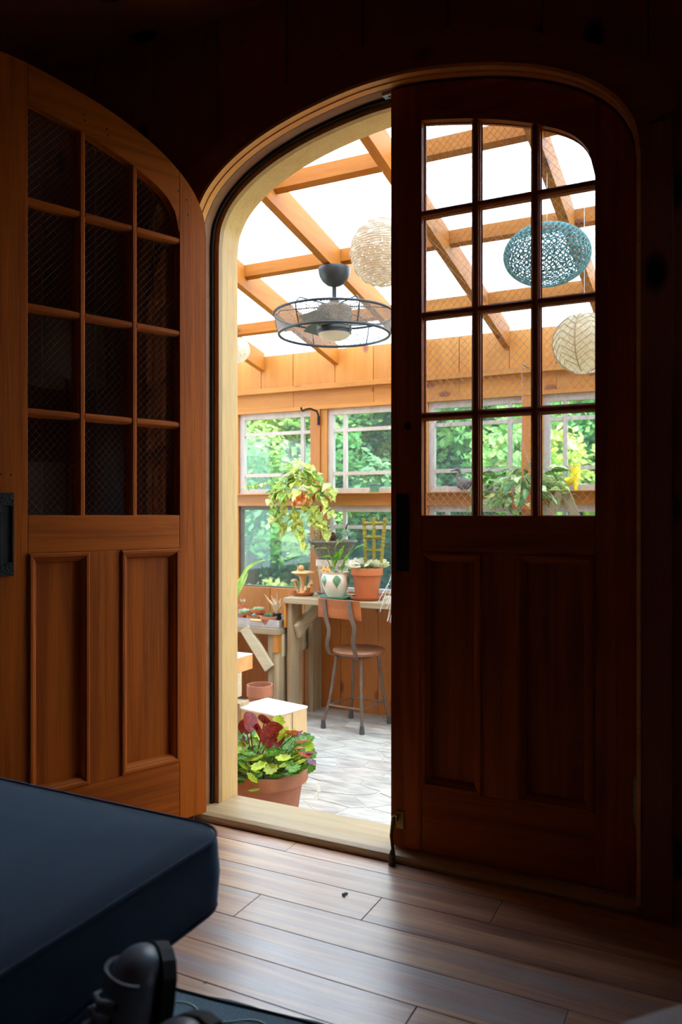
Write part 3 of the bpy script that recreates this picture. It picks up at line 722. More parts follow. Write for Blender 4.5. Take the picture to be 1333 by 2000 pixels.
M_PURP = leafmat('purple_leaf', (.16,.04,.08), (.35,.16,.22), 12, .3)
M_RUST = leafmat('rusty_orange_leaf', (.45,.06,.03), (.60,.22,.06), 12, .4)
M_SILV = leafmat('silvery_leaf', (.42,.52,.40), (.62,.70,.60), 20, .3)
M_SUCC = leafmat('blue_green_succulent', (.20,.36,.28), (.42,.55,.45), 12, .15)
M_SUCC2 = leafmat('green_succulent', (.07,.22,.06), (.20,.38,.12), 12, .15)
M_PEACE = leafmat('glossy_green_leaf', (.06,.25,.02), (.25,.48,.05), 6, .4)
M_VIOL = leafmat('cream_green_leaf', (.45,.52,.25), (.78,.74,.55), 9, .3)
M_DRY = plain('dry_straw', (.55,.42,.25), .8, 0, .4, 20)
STEM = plain('green_stem', (.16,.28,.06), .6, 0, .2); STEMR = plain('red_stem', (.30,.04,.04), .5, 0, .2)
def aim(d, up=(0,0,1), roll=0):           # rotation taking +y to d, z near up
    d = Vector(d).normalized(); u = Vector(up); x = d.cross(u)
    if x.length < .05: x = d.cross(Vector((1,0,0)))
    x.normalize(); z = x.cross(d)
    return (Matrix((x, d, z)).transposed().to_quaternion() @ Euler((0, roll, 0)).to_quaternion())

# ---------------------------------------------------------------- weathered benches
BT, BL = .41, .20
PALEGREY = {a: wood('pale_sawn_wood_'+a, (.58,.50,.33), (.46,.38,.23), a, rough=.8, vary=0, across=30) for a in 'xy'}
tb = thing('plant_bench', 'tall weathered wooden potting bench under the windows holding the flowerpots', 'bench', (-2.79, 4.66, FZ))
for k, (a, b) in enumerate(((4.655,4.80),(4.803,4.95),(4.953,5.10))):
    MB().box((-2.79,a,BT-.04),(-.75,b,BT), jit=.0015).build('top_board', GREYWOOD['x'], tb, bevel=.003)
for y0, y1 in ((4.68,4.83),(4.98,5.12)):
    MB().box((-2.772,y0,FZ),(-2.735,y1,BT-.041)).build('post', GREYWOOD['z'], tb, bevel=.003)
    MB().box((-.85,y0,FZ),(-.81,y1,BT-.041)).build('post', GREYWOOD['z'], tb, bevel=.003)
MB().bar((-2.716,4.72,.17),(-2.716,5.05,.34),.10,.032,(1,0,0)).build('brace', PALEGREY['y'], tb, bevel=.003, label='pale sawn diagonal brace')
MB().box((-2.79,4.664,BL+.002),(-2.7735,4.80,BT-.0405)).build('end_block', PINE['z'], tb, label='fresh orange end block')
lb = thing('plant_bench', 'low weathered wooden bench with a diagonal brace, holding the tray of succulents', 'bench', (-3.9, 4.60, FZ))
for a, b in ((4.60,4.76),(4.763,4.93),(4.933,5.10)):
    MB().box((-3.9,a,BL-.045),(-2.796,b,BL-.001), jit=.0015).build('top_board', GREYWOOD['x'], lb, bevel=.003)
pxa = at(525,1300,4.63).x; pxb = at(546,1300,4.63).x
MB().box((pxa,4.62,FZ),((pxa+pxb)/2-.001,4.76,BL-.046)).build('post', GREYWOOD['z'], lb, bevel=.003)
MB().box(((pxa+pxb)/2+.001,4.62,FZ),(pxb,4.74,.03)).build('post', GREYWOOD['z'], lb, bevel=.003)
MB().box(((pxa+pxb)/2+.001,4.612,.032),(pxb,4.66,BL-.046)).build('end_block', PINE['z'], lb, label='fresh orange end block')
MB().box((pxb+.002,4.72,FZ),(pxb+.05,4.86,.02)).build('post', GREYWOOD['z'], lb, bevel=.003)
MB().box((-2.835,4.66,.0),(-2.80,5.09,BL-.046)).build('end_apron', PALEGREY['y'], lb, label='pale end apron board')
q1, q2 = at(478,1226,4.61), at(527,1300,4.61)
MB().bar((q1.x-.0,4.613,q1.z),(q2.x,4.613,q2.z-.02),.078,.030,(0,1,0)).build('brace', PALEGREY['x'], lb, bevel=.003, label='pale sawn diagonal brace')
MB().box((-3.85,4.64,FZ),(-3.78,4.75,BL-.046)).build('post', GREYWOOD['z'], lb)

# ---------------------------------------------------------------- pedestal blocks in front
bxz = -.036
A_, B_, D_ = Vector((-2.047,3.665)), Vector((-2.10,3.425)), Vector((-2.335,3.725))
E_ = D_ + (B_-A_)
bb = thing('wooden_block', 'cube shaped pale plywood pedestal with a bright top behind the big flowerpot', 'block', (B_.x, B_.y, FZ))
MB().prism([tuple(B_), tuple(A_), tuple(D_), tuple(E_)], FZ+.001, bxz-.012, 'xy').build('box_body', wood('plywood_tan', (.70,.48,.24), (.60,.38,.17), 'z', vary=0), bb, bevel=.003)
MB().prism([tuple(B_+Vector((.002,-.004))), tuple(A_+Vector((.004,.002))), tuple(D_+Vector((0,.004))), tuple(E_+Vector((-.004,0)))], bxz-.012, bxz, 'xy').build('top_board', wood('sunlit_pale_top', (.85,.80,.70), (.72,.64,.52), 'x', vary=0, knots=.05), bb, bevel=.003)  # top paler than the body, daylight from above put into its colour
mS = (B_+A_)/2
MB().box((mS.x-.001+.006,mS.y+.0,FZ+.01),(mS.x+.008,mS.y+.002,bxz-.012), radians(12)).build('seam', BLACK, bb)
st = thing('plant_stand', 'pale timber plant stand with an orange edged slab beside the cube pedestal', 'plant stand', (-2.7,3.5,FZ))
xr_ = at(494,1300,3.72).x
zt = at(480,1301,3.42).z; zm = at(480,1331,3.42).z; zbm = at(480,1379,3.44).z
MB().box((-3.2,3.42,zm),(xr_,3.72,zt)).build('slab', wood('fresh_cut_slab', (.80,.42,.16), (.66,.28,.08), 'x', vary=0), st, bevel=.003)
MB().box((-3.2,3.42,zt),(xr_,3.72,zt+.006)).build('top_board', bpy.data.materials['sunlit_pale_top'], st, bevel=.002)  # thin added sheet, the slab's sunlit top put into its pale colour
MB().box((-3.2,3.44,zbm),(xr_-.006,3.62,zm-.001)).build('apron', wood('pale_knotty_timber', (.72,.62,.42), (.52,.40,.24), 'x', knots=.2, knot_c=(.4,.3,.18), across=24, vary=0), st, bevel=.002)
xl_ = at(475,1400,3.5).x
MB().box((xl_-.09,3.47,FZ),(xl_,3.56,zbm-.001)).build('leg', GREYWOOD['z'], st, bevel=.002)
MB().box((-3.15,3.53,FZ),(-3.06,3.62,zbm-.001)).build('leg', GREYWOOD['z'], st, bevel=.002)

# ---------------------------------------------------------------- pots
def pot(name, label, cat, loc, r, h, mat, group=None, taper=.68, rim=.18, soil=True, saucer=False, n=32, rimw=.09):
    t = thing(name, label, cat, loc, group); x0, y0, z0 = loc
    MB().lathe([(r*taper,0),(r*(1-rimw)*.985,h*(1-rim)),(r,h*(1-rim)+.002),(r*1.0,h*.985),(r*.985,h),(r*.88,h),(r*.86,h*.9),(r*.84,h*.8)], loc, n).build('pot_body', mat, t, smooth=True)
    if soil: MB().lathe([(0.001,h*.86),(r*.86,h*.86)], loc, n, cap=False).build('soil', SOIL, t)
    return t
def saucer(loc, r, h, mat, label, group=None, name='saucer'):
    o = MB().lathe([(r*.8,0),(r*.97,h*.6),(r,h),(r*.94,h),(r*.88,h*.5),(.001,h*.35)], loc, 32, cap=False)
    me = o.build(name, mat, None, smooth=True); me.data.transform(Matrix.Translation(-Vector(loc))); me.location = loc
    return tag(me, label, 'saucer', group)
P0 = (-1.885, 2.98, FZ)
bp_ = pot('flower_pot', 'large terracotta flowerpot of red begonia and frilly green foliage by the threshold', 'flower pot', P0, .198, at(515,1496,2.98).z-FZ, TERRA2, rim=.17, n=48, rimw=.10)
def cluster(root, base, specs, seed=1):
    rr = random.Random(seed)
    for me, n, rad, zr, size, stemm, out in specs:
        for i in range(n):
            a = rr.uniform(0, 2*pi); q = rr.uniform(.1, 1)**.6*rad; z = rr.uniform(*zr)*(1.15-.35*(q/rad))
            p = Vector(base) + Vector((q*cos(a), q*sin(a), z)); d = Vector((cos(a)*out, sin(a)*out, rr.uniform(-.2,.8)))
            place(me, 'leaf', root, p, aim(d, roll=rr.uniform(-.7,.7)), rr.uniform(*size))
            if stemm and i % 2 == 0:
                MB().tube([Vector(base)+Vector((q*.3*cos(a), q*.3*sin(a), -.03)), p*.5+Vector(base)*.5+Vector((0,0,z*.15)), p], .0025, 5).build('stem', stemm, root)
G_LIME = disc_leaf('leaf', M_LIME, 9, .28); G_GRN = disc_leaf('leaf', M_GREEN, 9, .30); G_RED = disc_leaf('leaf', M_RED, 2, .06, cup=.08); G_PUR = disc_leaf('leaf', M_PURP, 9, .28); G_RUS = disc_leaf('leaf', M_RUST, 9, .28)
bz = at(515,1496,2.98).z - .03; bc = Vector((P0[0], P0[1], bz))
cluster(bp_, bc, [(G_GRN, 60, .19, (.01,.13), (.06,.10), STEM, 1), (G_GRN, 20, .12, (.08,.17), (.06,.09), STEM, .7)], 5)
cluster(bp_, bc+Vector((.03,-.04,0)), [(G_LIME, 30, .18, (.0,.13), (.05,.085), STEM, 1)], 6)
def leaf_at(me, root, px, py, Y, d, s, stem=None, roll=0, base=None, up=(0,0,1)):
    p = at(px, py, Y); place(me, 'leaf', root, p, aim(d, up, roll), s)
    if stem: b = Vector(base); MB().tube([b, (b+p)/2+Vector((0,0,.02)), p], .0028, 5).build('stem', stem, root)
for px, py, Y, d, s, me in ((548,1455,2.93,(.5,0,1),.10,G_LIME),(560,1448,2.95,(.8,0,.9),.085,G_LIME),(545,1425,3.02,(-.3,.3,1),.07,G_LIME),
                            (582,1452,2.98,(1,-.3,.3),.075,G_RUS),(585,1470,2.95,(1,-.2,-.2),.07,G_RUS),(575,1445,3.0,(.6,-.2,.6),.07,G_PUR),(592,1482,2.97,(1,0,-.4),.07,G_PUR),(598,1470,2.97,(1,0,0),.05,G_PUR),(570,1440,2.95,(.3,-.6,.5),.07,G_RUS),(583,1462,2.9,(.6,-.6,.2),.06,G_RUS),
                            (534,1492,2.80,(.3,-1,-.5),.075,G_LIME),(520,1488,2.8,(-.3,-1,-.4),.08,G_LIME),(572,1488,2.83,(.6,-1,-.5),.08,G_GRN),(560,1476,2.84,(.2,-1,-.1),.08,G_LIME),(500,1475,2.82,(-.3,-1,.2),.08,G_GRN),(482,1480,2.84,(-.5,-1,0),.08,G_GRN)):
    leaf_at(me, bp_, px, py, Y, d, s, STEM, base=bc+Vector((random.uniform(-.05,.08),-.02,.0)))
def round_at(px, py, Y, nrm, s, me=G_RED):
    nrm = Vector(nrm).normalized(); d = nrm.cross(Vector((0,1,.2))).cross(nrm)
    d = Vector((0,0,1)) - nrm*nrm.z
    p = at(px, py, Y); q = aim(d, nrm); place(me, 'leaf', bp_, p - (q @ Vector((0,.5,0)))*s, q, s)
    b = bc+Vector((-.05,0,0)); MB().tube([b, (b+p)/2+Vector((0,0,.01)), p], .003, 5).build('stem', STEMR, bp_)
round_at(480,1420,2.98,(.1,-1,.3),.075); round_at(512,1432,2.93,(-.5,-.8,-.3),.10); round_at(532,1436,2.90,(.75,-.7,.1),.12); round_at(518,1404,3.02,(0,-.8,-.6),.07); round_at(470,1462,2.9,(.3,-1,.1),.06); round_at(488,1412,2.9,(.93,-.1,.5),.10, G_RED); round_at(473,1445,2.95,(.1,-.8,.5),.05, G_PUR)

# bench-top things
def G2(px, py, z): return ground(px, py, z)
sL = G2(593,1162,BT)
sc1 = saucer((at(592,1160,4.83).x,4.83,BT), .082, .026, TERRA, 'small terracotta saucer under the mushroom figurine')
MX = at(592,1160,4.83).x
fg = thing('mushroom_figurine', 'tan clay mushroom group figurine standing on a terracotta saucer', 'figurine', (MX,4.83,BT+.0095))
CLAY = plain('tan_clay', (.62,.36,.14), .6, 0, .15, 15)
mc = Vector((MX,4.83,BT+.0095))
MB().lathe([(.030,0),(.022,.02),(.019,.07),(.024,.115),(.034,.130)], mc, 20).build('stem', CLAY, fg, smooth=True)
MB().lathe([(.030,.128),(.055,.140),(.082,.152),(.076,.160),(.04,.166),(.002,.168)], mc, 28, cap=False).build('cap', CLAY, fg, smooth=True)
MB().ball(mc+Vector((-.002,-.02,.187)), .021, 9).tube([mc+Vector((-.022,-.03,.165)), mc+Vector((-.026,-.03,.205))], [.005,.004], 6).tube([mc+Vector((-.012,-.03,.165)), mc+Vector((-.03,-.035,.168))], [.008,.006], 6).build('little_snail', CLAY, fg, smooth=True)
for dx, dy, hh, rr, ln in ((-.042,-.01,.088,.027,-.02),(.045,-.01,.048,.016,.012),(.062,.0,.070,.018,.005),(.035,-.03,.03,.012,.002)):
    b_ = mc+Vector((dx*.6,dy,0)); tp_ = mc+Vector((dx+ln,dy,hh))
    MB().tube([b_, (b_+tp_)/2+Vector((-.004,0,0)), tp_], [.010,.007,.008], 8).build('stem', CLAY, fg, smooth=True)
    MB().lathe([(.003,-.002),(rr,.003),(rr*.96,.009),(rr*.45,.016 if dx < 0 else .030),(.001,.02 if dx < 0 else .036)], tp_, 16, cap=False).build('cap', CLAY, fg, smooth=True)
# white pot with green leaf decoration
lx = at(656,1140,4.755).x; ly = 4.755
lp = thing('flower_pot', 'cream round-bellied flowerpot painted with green leaves behind the stool backrest', 'flower pot', (lx,ly,BT+.014))
saucer((lx,ly,BT), .115, .022, plain('green_glaze', (.12,.30,.20), .3, 0, .2), 'green glazed saucer under the cream leaf-painted flowerpot')
CREAM = plain('cream_glaze', (.72,.64,.50), .3, 0, .08)
lpr = [(.052,0),(.066,.02),(.088,.07),(.098,.105),(.098,.125),(.090,.150),(.088,.158),(.095,.166),(.097,.170),(.088,.170),(.084,.155),(.088,.12)]
MB().lathe(lpr, (lx,ly,BT+.014), 40).build('pot_body', CREAM, lp, smooth=True)
MB().lathe([(.001,.150),(.084,.150)], (lx,ly,BT+.014), 24, cap=False).build('soil', SOIL, lp)
GLAZE = plain('green_leaf_glaze', (.12,.28,.14), .3, 0, .4, 60)
def prof_r(z):
    for (r0,z0),(r1,z1) in zip(lpr, lpr[1:]):
        if z0 <= z <= z1: return r0+(r1-r0)*(z-z0)/(z1-z0)
    return .09
for k in range(6):
    a0 = atan2(-ly+.0, -lx) + .08 + k*pi/3; m = MB(); vs = []; n = 8
    for i in range(n+1):
        t = i/n; z = .062+.088*t; wd = .30*sin(pi*(1-t)**.6)*.98+.004 if t < 1 else .02
        wd = .29*sin(pi*(t**1.5)*.93+.02)+.0
        for s in (-1,-.5,0,.5,1):
            a = a0+s*wd; r = prof_r(z)+.0012; vs.append((lx+r*cos(a), ly+r*sin(a), BT+.014+z))
    fs_ = [(i*5+k_, i*5+k_+1, (i+1)*5+k_+1, (i+1)*5+k_) for i in range(n) for k_ in range(4)]
    m.add(vs, fs_).build('painted_leaf', GLAZE, lp, smooth=True)
L_PEACE = [leaf_data('leaf', M_PEACE, lambda t: .19*sin(pi*t**.8), droop=.25)]
pb = Vector((lx,ly,BT+.16))
for px, py, dx, s in ((640,1072,(-1,-.1,.2),.10),(655,1068,(.7,.1,.9),.13),(690,1075,(.9,.1,.7),.10),(648,1088,(-.8,-.2,.1),.09),(663,1095,(.2,-.1,1),.12),(655,1105,(.1,-.2,1),.11),(645,1110,(-.2,-.1,1),.10),(672,1100,(.3,-.1,.8),.10),(640,1108,(-.9,-.4,-.1),.10),(660,1125,(0,-.3,1),.10),(688,1112,(.9,-.2,.1),.08),(668,1118,(.1,.3,1),.12)):
    p = at(px, py, ly); place(L_PEACE[0], 'leaf', lp, p, aim(dx, roll=random.uniform(-.5,.5)), s)
    MB().tube([pb, (pb+p)/2+Vector((0,0,.01)), p], .0022, 5).build('stem', STEM, lp)
ORC = plain('amber_glazed_clay', (.72,.33,.05), .35, 0, .2, 30)
for k, (a, cc, lb_) in enumerate(((-2.35,ORC,'small amber ceramic frog perched left on the cream pot rim'),(-1.75,ORC,'small amber ceramic frog perched mid rim of the cream pot'),(-1.0,plain('grey_speckled_clay',(.25,.24,.18),.4,0,.4,60),'small grey ceramic frog perched right on the cream pot rim'))):
    q = Vector((lx+.083*cos(a), ly+.083*sin(a), BT+.014+.171))
    fr = thing('ceramic_frog', lb_, 'figurine', q, 'ceramic frogs on the pot rim')
    MB().ball(q+Vector((0,0,.014)), .014, 7, (1.05,1,1)).build('body', cc, fr, smooth=True)
    MB().ball(q+Vector((0,-.004,.028)), .009, 6).ball(q+Vector((-.006,-.005,.036)), .003, 5).ball(q+Vector((.006,-.005,.036)), .003, 5).build('head', cc, fr, smooth=True)
    for s in (-1,1): MB().tube([q+Vector((s*.010,-.004,.012)), q+Vector((s*.017,-.008,.010)), q+Vector((s*.014,-.012,.000))], [.005,.004,.004], 6).build('leg', cc, fr, smooth=True)
# terracotta pot with trellis
tx, ty = at(717,1130,4.80).x, 4.80
saucer((tx,ty,BT), .118, .026, TERRA, 'terracotta saucer under the tallest terracotta pot on the bench')
tp = pot('flower_pot', 'terracotta flowerpot with pale rosette leaves and a mossy trellis on the tall bench', 'flower pot', (tx,ty,BT+.010), .108, .205, TERRA, rim=.24, rimw=.08)
G_VIO = disc_leaf('leaf', M_VIOL, 2, .04, cup=.15)
cluster(tp, Vector((tx,ty,BT+.205)), [(G_VIO, 34, .115, (.0,.045), (.04,.065), STEM, 1)], 8)
G_VIG = disc_leaf('leaf', leafmat('dusty_pink_leaf', (.50,.38,.28), (.70,.62,.50), 9, .3), 2, .04, cup=.15)
cluster(tp, Vector((tx,ty,BT+.205)), [(G_VIG, 14, .12, (.01,.055), (.04,.06), None, 1)], 9)
MOSS = plain('gold_green_moss', (.30,.24,.03), .95, 0, .6, 200, 1.0)
def mosstube(pts, r):
    m = MB(); pts = [Vector(p) for p in pts]; fine = []
    for a, b in zip(pts, pts[1:]):
        k = max(2, int((b-a).length/.008))
        fine += [a+(b-a)*i/k for i in range(k)]
    fine.append(pts[-1]); return m.tube(fine, [r*1.35*random.uniform(.75,1.25) for _ in fine], 8)
tY = 4.83
for pa_, pb_ in (((711,1012),(715,1100)),((731,1010),(731,1100)),((753,1011),(745,1100))):
    mosstube([at(*pa_, tY), at((pa_[0]+pb_[0])/2,(pa_[1]+pb_[1])/2,tY), at(*pb_, tY)], .0095).build('trellis_upright', MOSS, tp, smooth=True)
for pa_, pb_ in (((711,1022),(752,1022)),((713,1049),(750,1049)),((714,1075),(748,1075))):
    mosstube([at(*pa_, tY), at(*pb_, tY)], .008).build('trellis_bar', MOSS, tp, smooth=True)
# whitewashed pot behind with the wicker bowl on it
wx, wy = at(650,1100,4.975).x, 4.975
wp = pot('flower_pot', 'whitewashed terracotta pot standing behind the cream leaf-painted pot', 'flower pot', (wx,wy,BT+.010), .120, .245, plain('whitewashed_clay', (.62,.50,.40), .85, 0, .4, 25, .1), rim=.2, soil=False)
saucer((wx,wy,BT), .115, .024, plain('lilac_clay', (.40,.28,.26), .7, 0, .2), 'dusky clay saucer under the whitewashed pot')
bk = thing('wicker_basket', 'grey wicker bowl of succulents resting on the whitewashed pot', 'basket', (wx,wy,BT+.2552))
WICK = plain('grey_wicker', (.24,.22,.18), .9, 0, .5, 60, .8)
h0 = BT+.2552; hb_ = at(650,1057,4.985).z - h0
core = MB(); core.lathe([(.085,.0),(.12,hb_*.4),(.165,hb_-.008),(.158,hb_-.01),(.11,hb_*.5),(.002,hb_*.45)], (wx,wy,h0), 32, cap=False).build('bowl', WICK, bk, smooth=True)
wv = MB(); n = 15
for i in range(n):
    t = (i+.5)/n; r = .086+(.168-.086)*t**.85; z = hb_*t
    wv.tube([Vector((wx+(r+.003*sin(k*pi+i*pi))*cos(2*pi*k/48), wy+(r+.003*sin(k*pi+i*pi))*sin(2*pi*k/48), h0+z)) for k in range(48)], .0055, 5, closed=True)
wv.build('weave', WICK, bk, smooth=True)
MB().tube([Vector((wx+.172*cos(2*pi*k/40), wy+.172*sin(2*pi*k/40), h0+hb_)) for k in range(40)], .009, 6, closed=True).build('rim', WICK, bk, smooth=True)
S1 = leaf_data('leaf', M_SUCC, fat, n=5, fold=.25, droop=-.15); S2 = leaf_data('leaf', M_SUCC2, lambda t: .09*(1-t**2)+.005, n=4, fold=.3, droop=-.25); S3 = leaf_data('leaf', M_SILV, lambda t: .10*sin(pi*t**.8)+.003, n=4, droop=.1)
def rosette(root, c, me, n, s, rings=3, tilt=(0,0,0), seed=0):
    rr = random.Random(seed); c = Vector(c)
    for i in range(n):
        t = i/n; a = i*2.4; el = .15+1.2*t
        d = Vector((cos(a)*cos(el), sin(a)*cos(el), sin(el)))
        place(me, 'leaf', root, c+Vector((0,0,.004*t)), aim(d), s*(1-.45*t)*rr.uniform(.9,1.1))
hr = h0+hb_
rosette(bk, at(677,1048,4.86), S1, 20, .075, seed=1); rosette(bk, at(666,1040,4.93), S2, 22, .06, seed=2); rosette(bk, at(689,1048,4.95), S2, 20, .055, seed=3)
q = at(675,1040,4.93); MB().tube([q, q+Vector((.008,0,.04)), q+Vector((.018,0,.065))], [.007,.005,.0015], 6).build('dark_spike', IRON, bk, smooth=True)
pc_ = at(651,1050,4.88); pcn = thing('pine_cone', 'brown pine cone lying among the succulents in the wicker bowl', 'pine cone', pc_)
pm = MB()
for i in range(60):
    t = i/60; a = i*2.4; r = .026*sin(pi*(.15+.8*t)); z = -.03+.065*t
    c = pc_+Vector((r*cos(a), r*sin(a), z)); pm.bar(c-Vector((cos(a),sin(a),-.3))*.012, c+Vector((cos(a),sin(a),.5))*.004, .012, .003)
pm.build('scales', plain('pine_cone_brown', (.16,.08,.05), .8, 0, .4, 60), pcn); MB().tube([pc_-Vector((0,0,.03)), pc_, pc_+Vector((0,0,.034))], [.012,.02,.006], 8).build('core', plain('cone_core', (.09,.045,.03), .8), pcn)
rr = random.Random(11)
for sx0, sy0, n, top_ in ((622,1056,5,(628,1000)),(640,1056,4,(652,1020)),(612,1056,4,(616,1075)),(632,1056,4,(640,1035)),(618,1056,4,(622,1030))):
    b_ = at(sx0, sy0, 4.86); e_ = at(top_[0], top_[1], 4.84); mid = (b_+e_)/2+Vector((-.012,-.02,.01))
    MB().tube([b_, mid, e_], .0028, 5).build('stem', STEM, bk)
    for i in range(14):
        t = .15+.85*i/14; p = b_*(1-t)**2+mid*2*t*(1-t)+e_*t*t; a = i*2.4
        place(S3, 'leaf', bk, p, aim((cos(a),sin(a),.5)), rr.uniform(.045,.065))
# silvery trailing plant at the right
sp_ = thing('trailing_plant', 'silvery trailing plant spilling over the bench beside the mossy trellis pot', 'plant', at(775,1160,4.80))
pot2 = MB().lathe([(.05,0),(.07,.1),(.075,.1),(.07,.095),(.001,.09)], at(785,1170,4.80)*1+Vector((0,0,0)), 24, cap=False)
zz_ = BT+.0005; bs = Vector((at(790,1160,4.80).x, 4.80, zz_)); sp_.location = bs
MB().lathe([(.05,0),(.07,.1),(.075,.105),(.068,.105),(.066,.095),(.001,.09)], bs, 24, cap=False).build('pot_body', TERRA2, sp_, smooth=True)
S4 = leaf_data('leaf', leafmat('silver_tiny_leaf', (.32,.36,.36), (.58,.60,.60), 20, .3), lambda t: .3*sin(pi*t), n=3, droop=.1)
for i in range(15):
    a = rr.uniform(pi*.8, pi*1.7); r = rr.uniform(.02,.11); up = rr.uniform(.0,.13); dn = rr.uniform(-.16,.08)
    p0_ = bs+Vector((.03*cos(a),.03*sin(a),.1)); p1 = bs+Vector((r*.8*cos(a),r*.8*sin(a),.12+up)); p2 = bs+Vector((min(r*1.3,.2)*cos(a),-.165-.03*rr.random() if dn < 0 else r*sin(a),.03+dn if dn < 0 else .1+up))
    MB().tube([p0_, p1, p2], .0015, 4).build('stem', plain('x', (.5,.5,.45), .6) if i == 0 else bpy.data.materials['x'], sp_)
    for j in range(9):
        t = .3+.7*j/9; p = p0_*(1-t)**2+p1*2*t*(1-t)+p2*t*t
        place(S4, 'leaf', sp_, p, aim((rr.uniform(-1,1),rr.uniform(-1,1),rr.uniform(-.5,1))), rr.uniform(.012,.018))
bpy.data.materials['x'].name = 'pale_stem'
# tray on the low bench with small pots
tz = BL+.0005; q0 = at(473,1217,4.64); q1 = at(546,1217,4.64)
ty0, ty1 = 4.625, 4.90; tx0, tx1 = -3.22, -2.80
tr_ = thing('metal_tray', 'galvanised metal tray with a wooden grip on the low bench', 'tray', (tx0,ty0,tz))
m = MB(); m.box((tx0+.008,ty0+.008,tz),(tx1-.008,ty1-.008,tz+.003)); th_ = .055
m.prism([(tx0+.008,tz),(tx1-.008,tz),(tx1,tz+th_),(tx0,tz+th_)], ty0, ty0+.003); m.prism([(tx0+.008,tz),(tx1-.008,tz),(tx1,tz+th_),(tx0,tz+th_)], ty1-.003, ty1)
m.prism([(ty0,tz),(ty1,tz),(ty1,tz+th_),(ty0,tz+th_)], tx0, tx0+.003, 'yz'); m.prism([(ty0,tz),(ty1,tz),(ty1,tz+th_),(ty0,tz+th_)], tx1-.003, tx1, 'yz')
m.build('pan', STEEL, tr_)
h1, h2 = at(491,1203,4.615), at(511,1203,4.615); MB().tube([(h1.x,4.612,tz+.045),(h2.x,4.612,tz+.045)], .0085, 10).build('handle', PALEPINE['x'], tr_, smooth=True, label='turned wooden grip')
def smallpot(px, py, wpx, Y, h, label, plant, mat=TERRA, seed=0, base=None):
    c = at(px, py, Y); r = wpx/2/ (F_PX*(C_+(px-666.5)/F_PX*S_)/Y); z0_ = (tz+.0035) if base is None else base
    t = pot('small_pot', label, 'flower pot', (c.x, Y, z0_), r, h, mat, 'small succulent pots', taper=.72, rim=.3, n=24)
    cc = Vector((c.x, Y, z0_+h*.9))
    if plant == 'rosette': rosette(t, cc, S2, 22, .055, seed=seed)
    elif plant == 'blue': rosette(t, cc, S1, 12, .035, seed=seed)
    elif plant == 'cactus':
        b = MB(); sp2 = MB(); g = random.Random(seed)
        for k in range(9):
            a = k*2.4; q = r*.55*sqrt(k/9); ctr = cc+Vector((q*cos(a), q*sin(a), .006)); b.ball(ctr, r*.28, 6)
            for j in range(14):
                d = Vector((g.uniform(-1,1), g.uniform(-1,1), g.uniform(0,1))).normalized(); sp2.tube([ctr+d*r*.26, ctr+d*(r*.5)], [.0009,.0003], 3)
        b.build('cactus', M_SUCC2, t, smooth=True); sp2.build('spines', plain('pale_spines_%d' % seed, (.75,.66,.6), .8), t)
    elif plant == 'spiky':
        for k in range(8): 
            a = k*.8; MB().tube([cc, cc+Vector((.012*cos(a),.012*sin(a),.03)), cc+Vector((.03*cos(a)*(k % 3)/2,.02*sin(a),.05))], [.006,.005,.001], 5).build('spike', M_DRY, t)
    return t
smallpot(525,1190,33,4.67,.068,'terracotta succulent pot with a pointed green rosette at the tray front','rosette',TERRA2,1)
smallpot(496,1192,29,4.68,.062,'terracotta pot with a small blue-green succulent left of the rosette pot','blue',TERRA,2)
smallpot(478,1190,34,4.76,.075,'wide dark terracotta pot of pale cactus at the left of the tray','cactus',TERRA,3)
smallpot(504,1175,28,4.80,.095,'terracotta pot topped with white spiny cactus at the tray back','cactus',TERRA,4)
smallpot(475,1178,20,4.83,.12,'small terracotta pot with tan spiky growth behind the wide cactus pot','spiky',TERRA,5)
smallpot(467,1192,17,4.68,.062,'small terracotta pot cut off by the door jamb at the tray left','blue',TERRA2,6)
ap = thing('air_plant', 'dry straw coloured air plant curling out of a black wire cup on the tray', 'plant', (at(541,1195,4.72).x,4.72,tz+.0035))
cc = Vector((at(541,1195,4.72).x,4.72,tz+.0035)); cg = MB()
for k in range(10):
    a = 2*pi*k/10
    cg.tube([cc+Vector((.026*cos(a),.026*sin(a),.001)), cc+Vector((.034*cos(a+.4),.034*sin(a+.4),.045)), cc+Vector((.03*cos(a+.8),.03*sin(a+.8),.085))], .0015, 4)
    cg.tube([cc+Vector((.026*cos(a),.026*sin(a),.001)), cc+Vector((.034*cos(a-.4),.034*sin(a-.4),.045)), cc+Vector((.03*cos(a-.8),.03*sin(a-.8),.085))], .0015, 4)
cg.tube([cc+Vector((.03*cos(2*pi*k/16),.03*sin(2*pi*k/16),.085)) for k in range(16)], .002, 5, closed=True)
cg.build('wire_cup', IRON, ap); MB().lathe([(.024,.002),(.03,.045),(.027,.082),(.001,.082)], cc, 16).build('moss', plain('dark_moss', (.03,.035,.02), .9), ap)
for px, py, r0 in ((516,1160,.006),(530,1163,.007),(541,1155,.005),(549,1168,.006),(527,1172,.006),(552,1178,.006),(536,1168,.008),(545,1174,.007),(520,1168,.005)):
    e_ = at(px,py,4.72+random.uniform(-.05,.03)); b_ = cc+Vector((0,0,.08)); MB().tube([b_, (b_+e_)/2+Vector((.01,-.01,.012)), e_], [.008,r0,.001], 6).build('curled_leaf', M_DRY, ap, smooth=True)
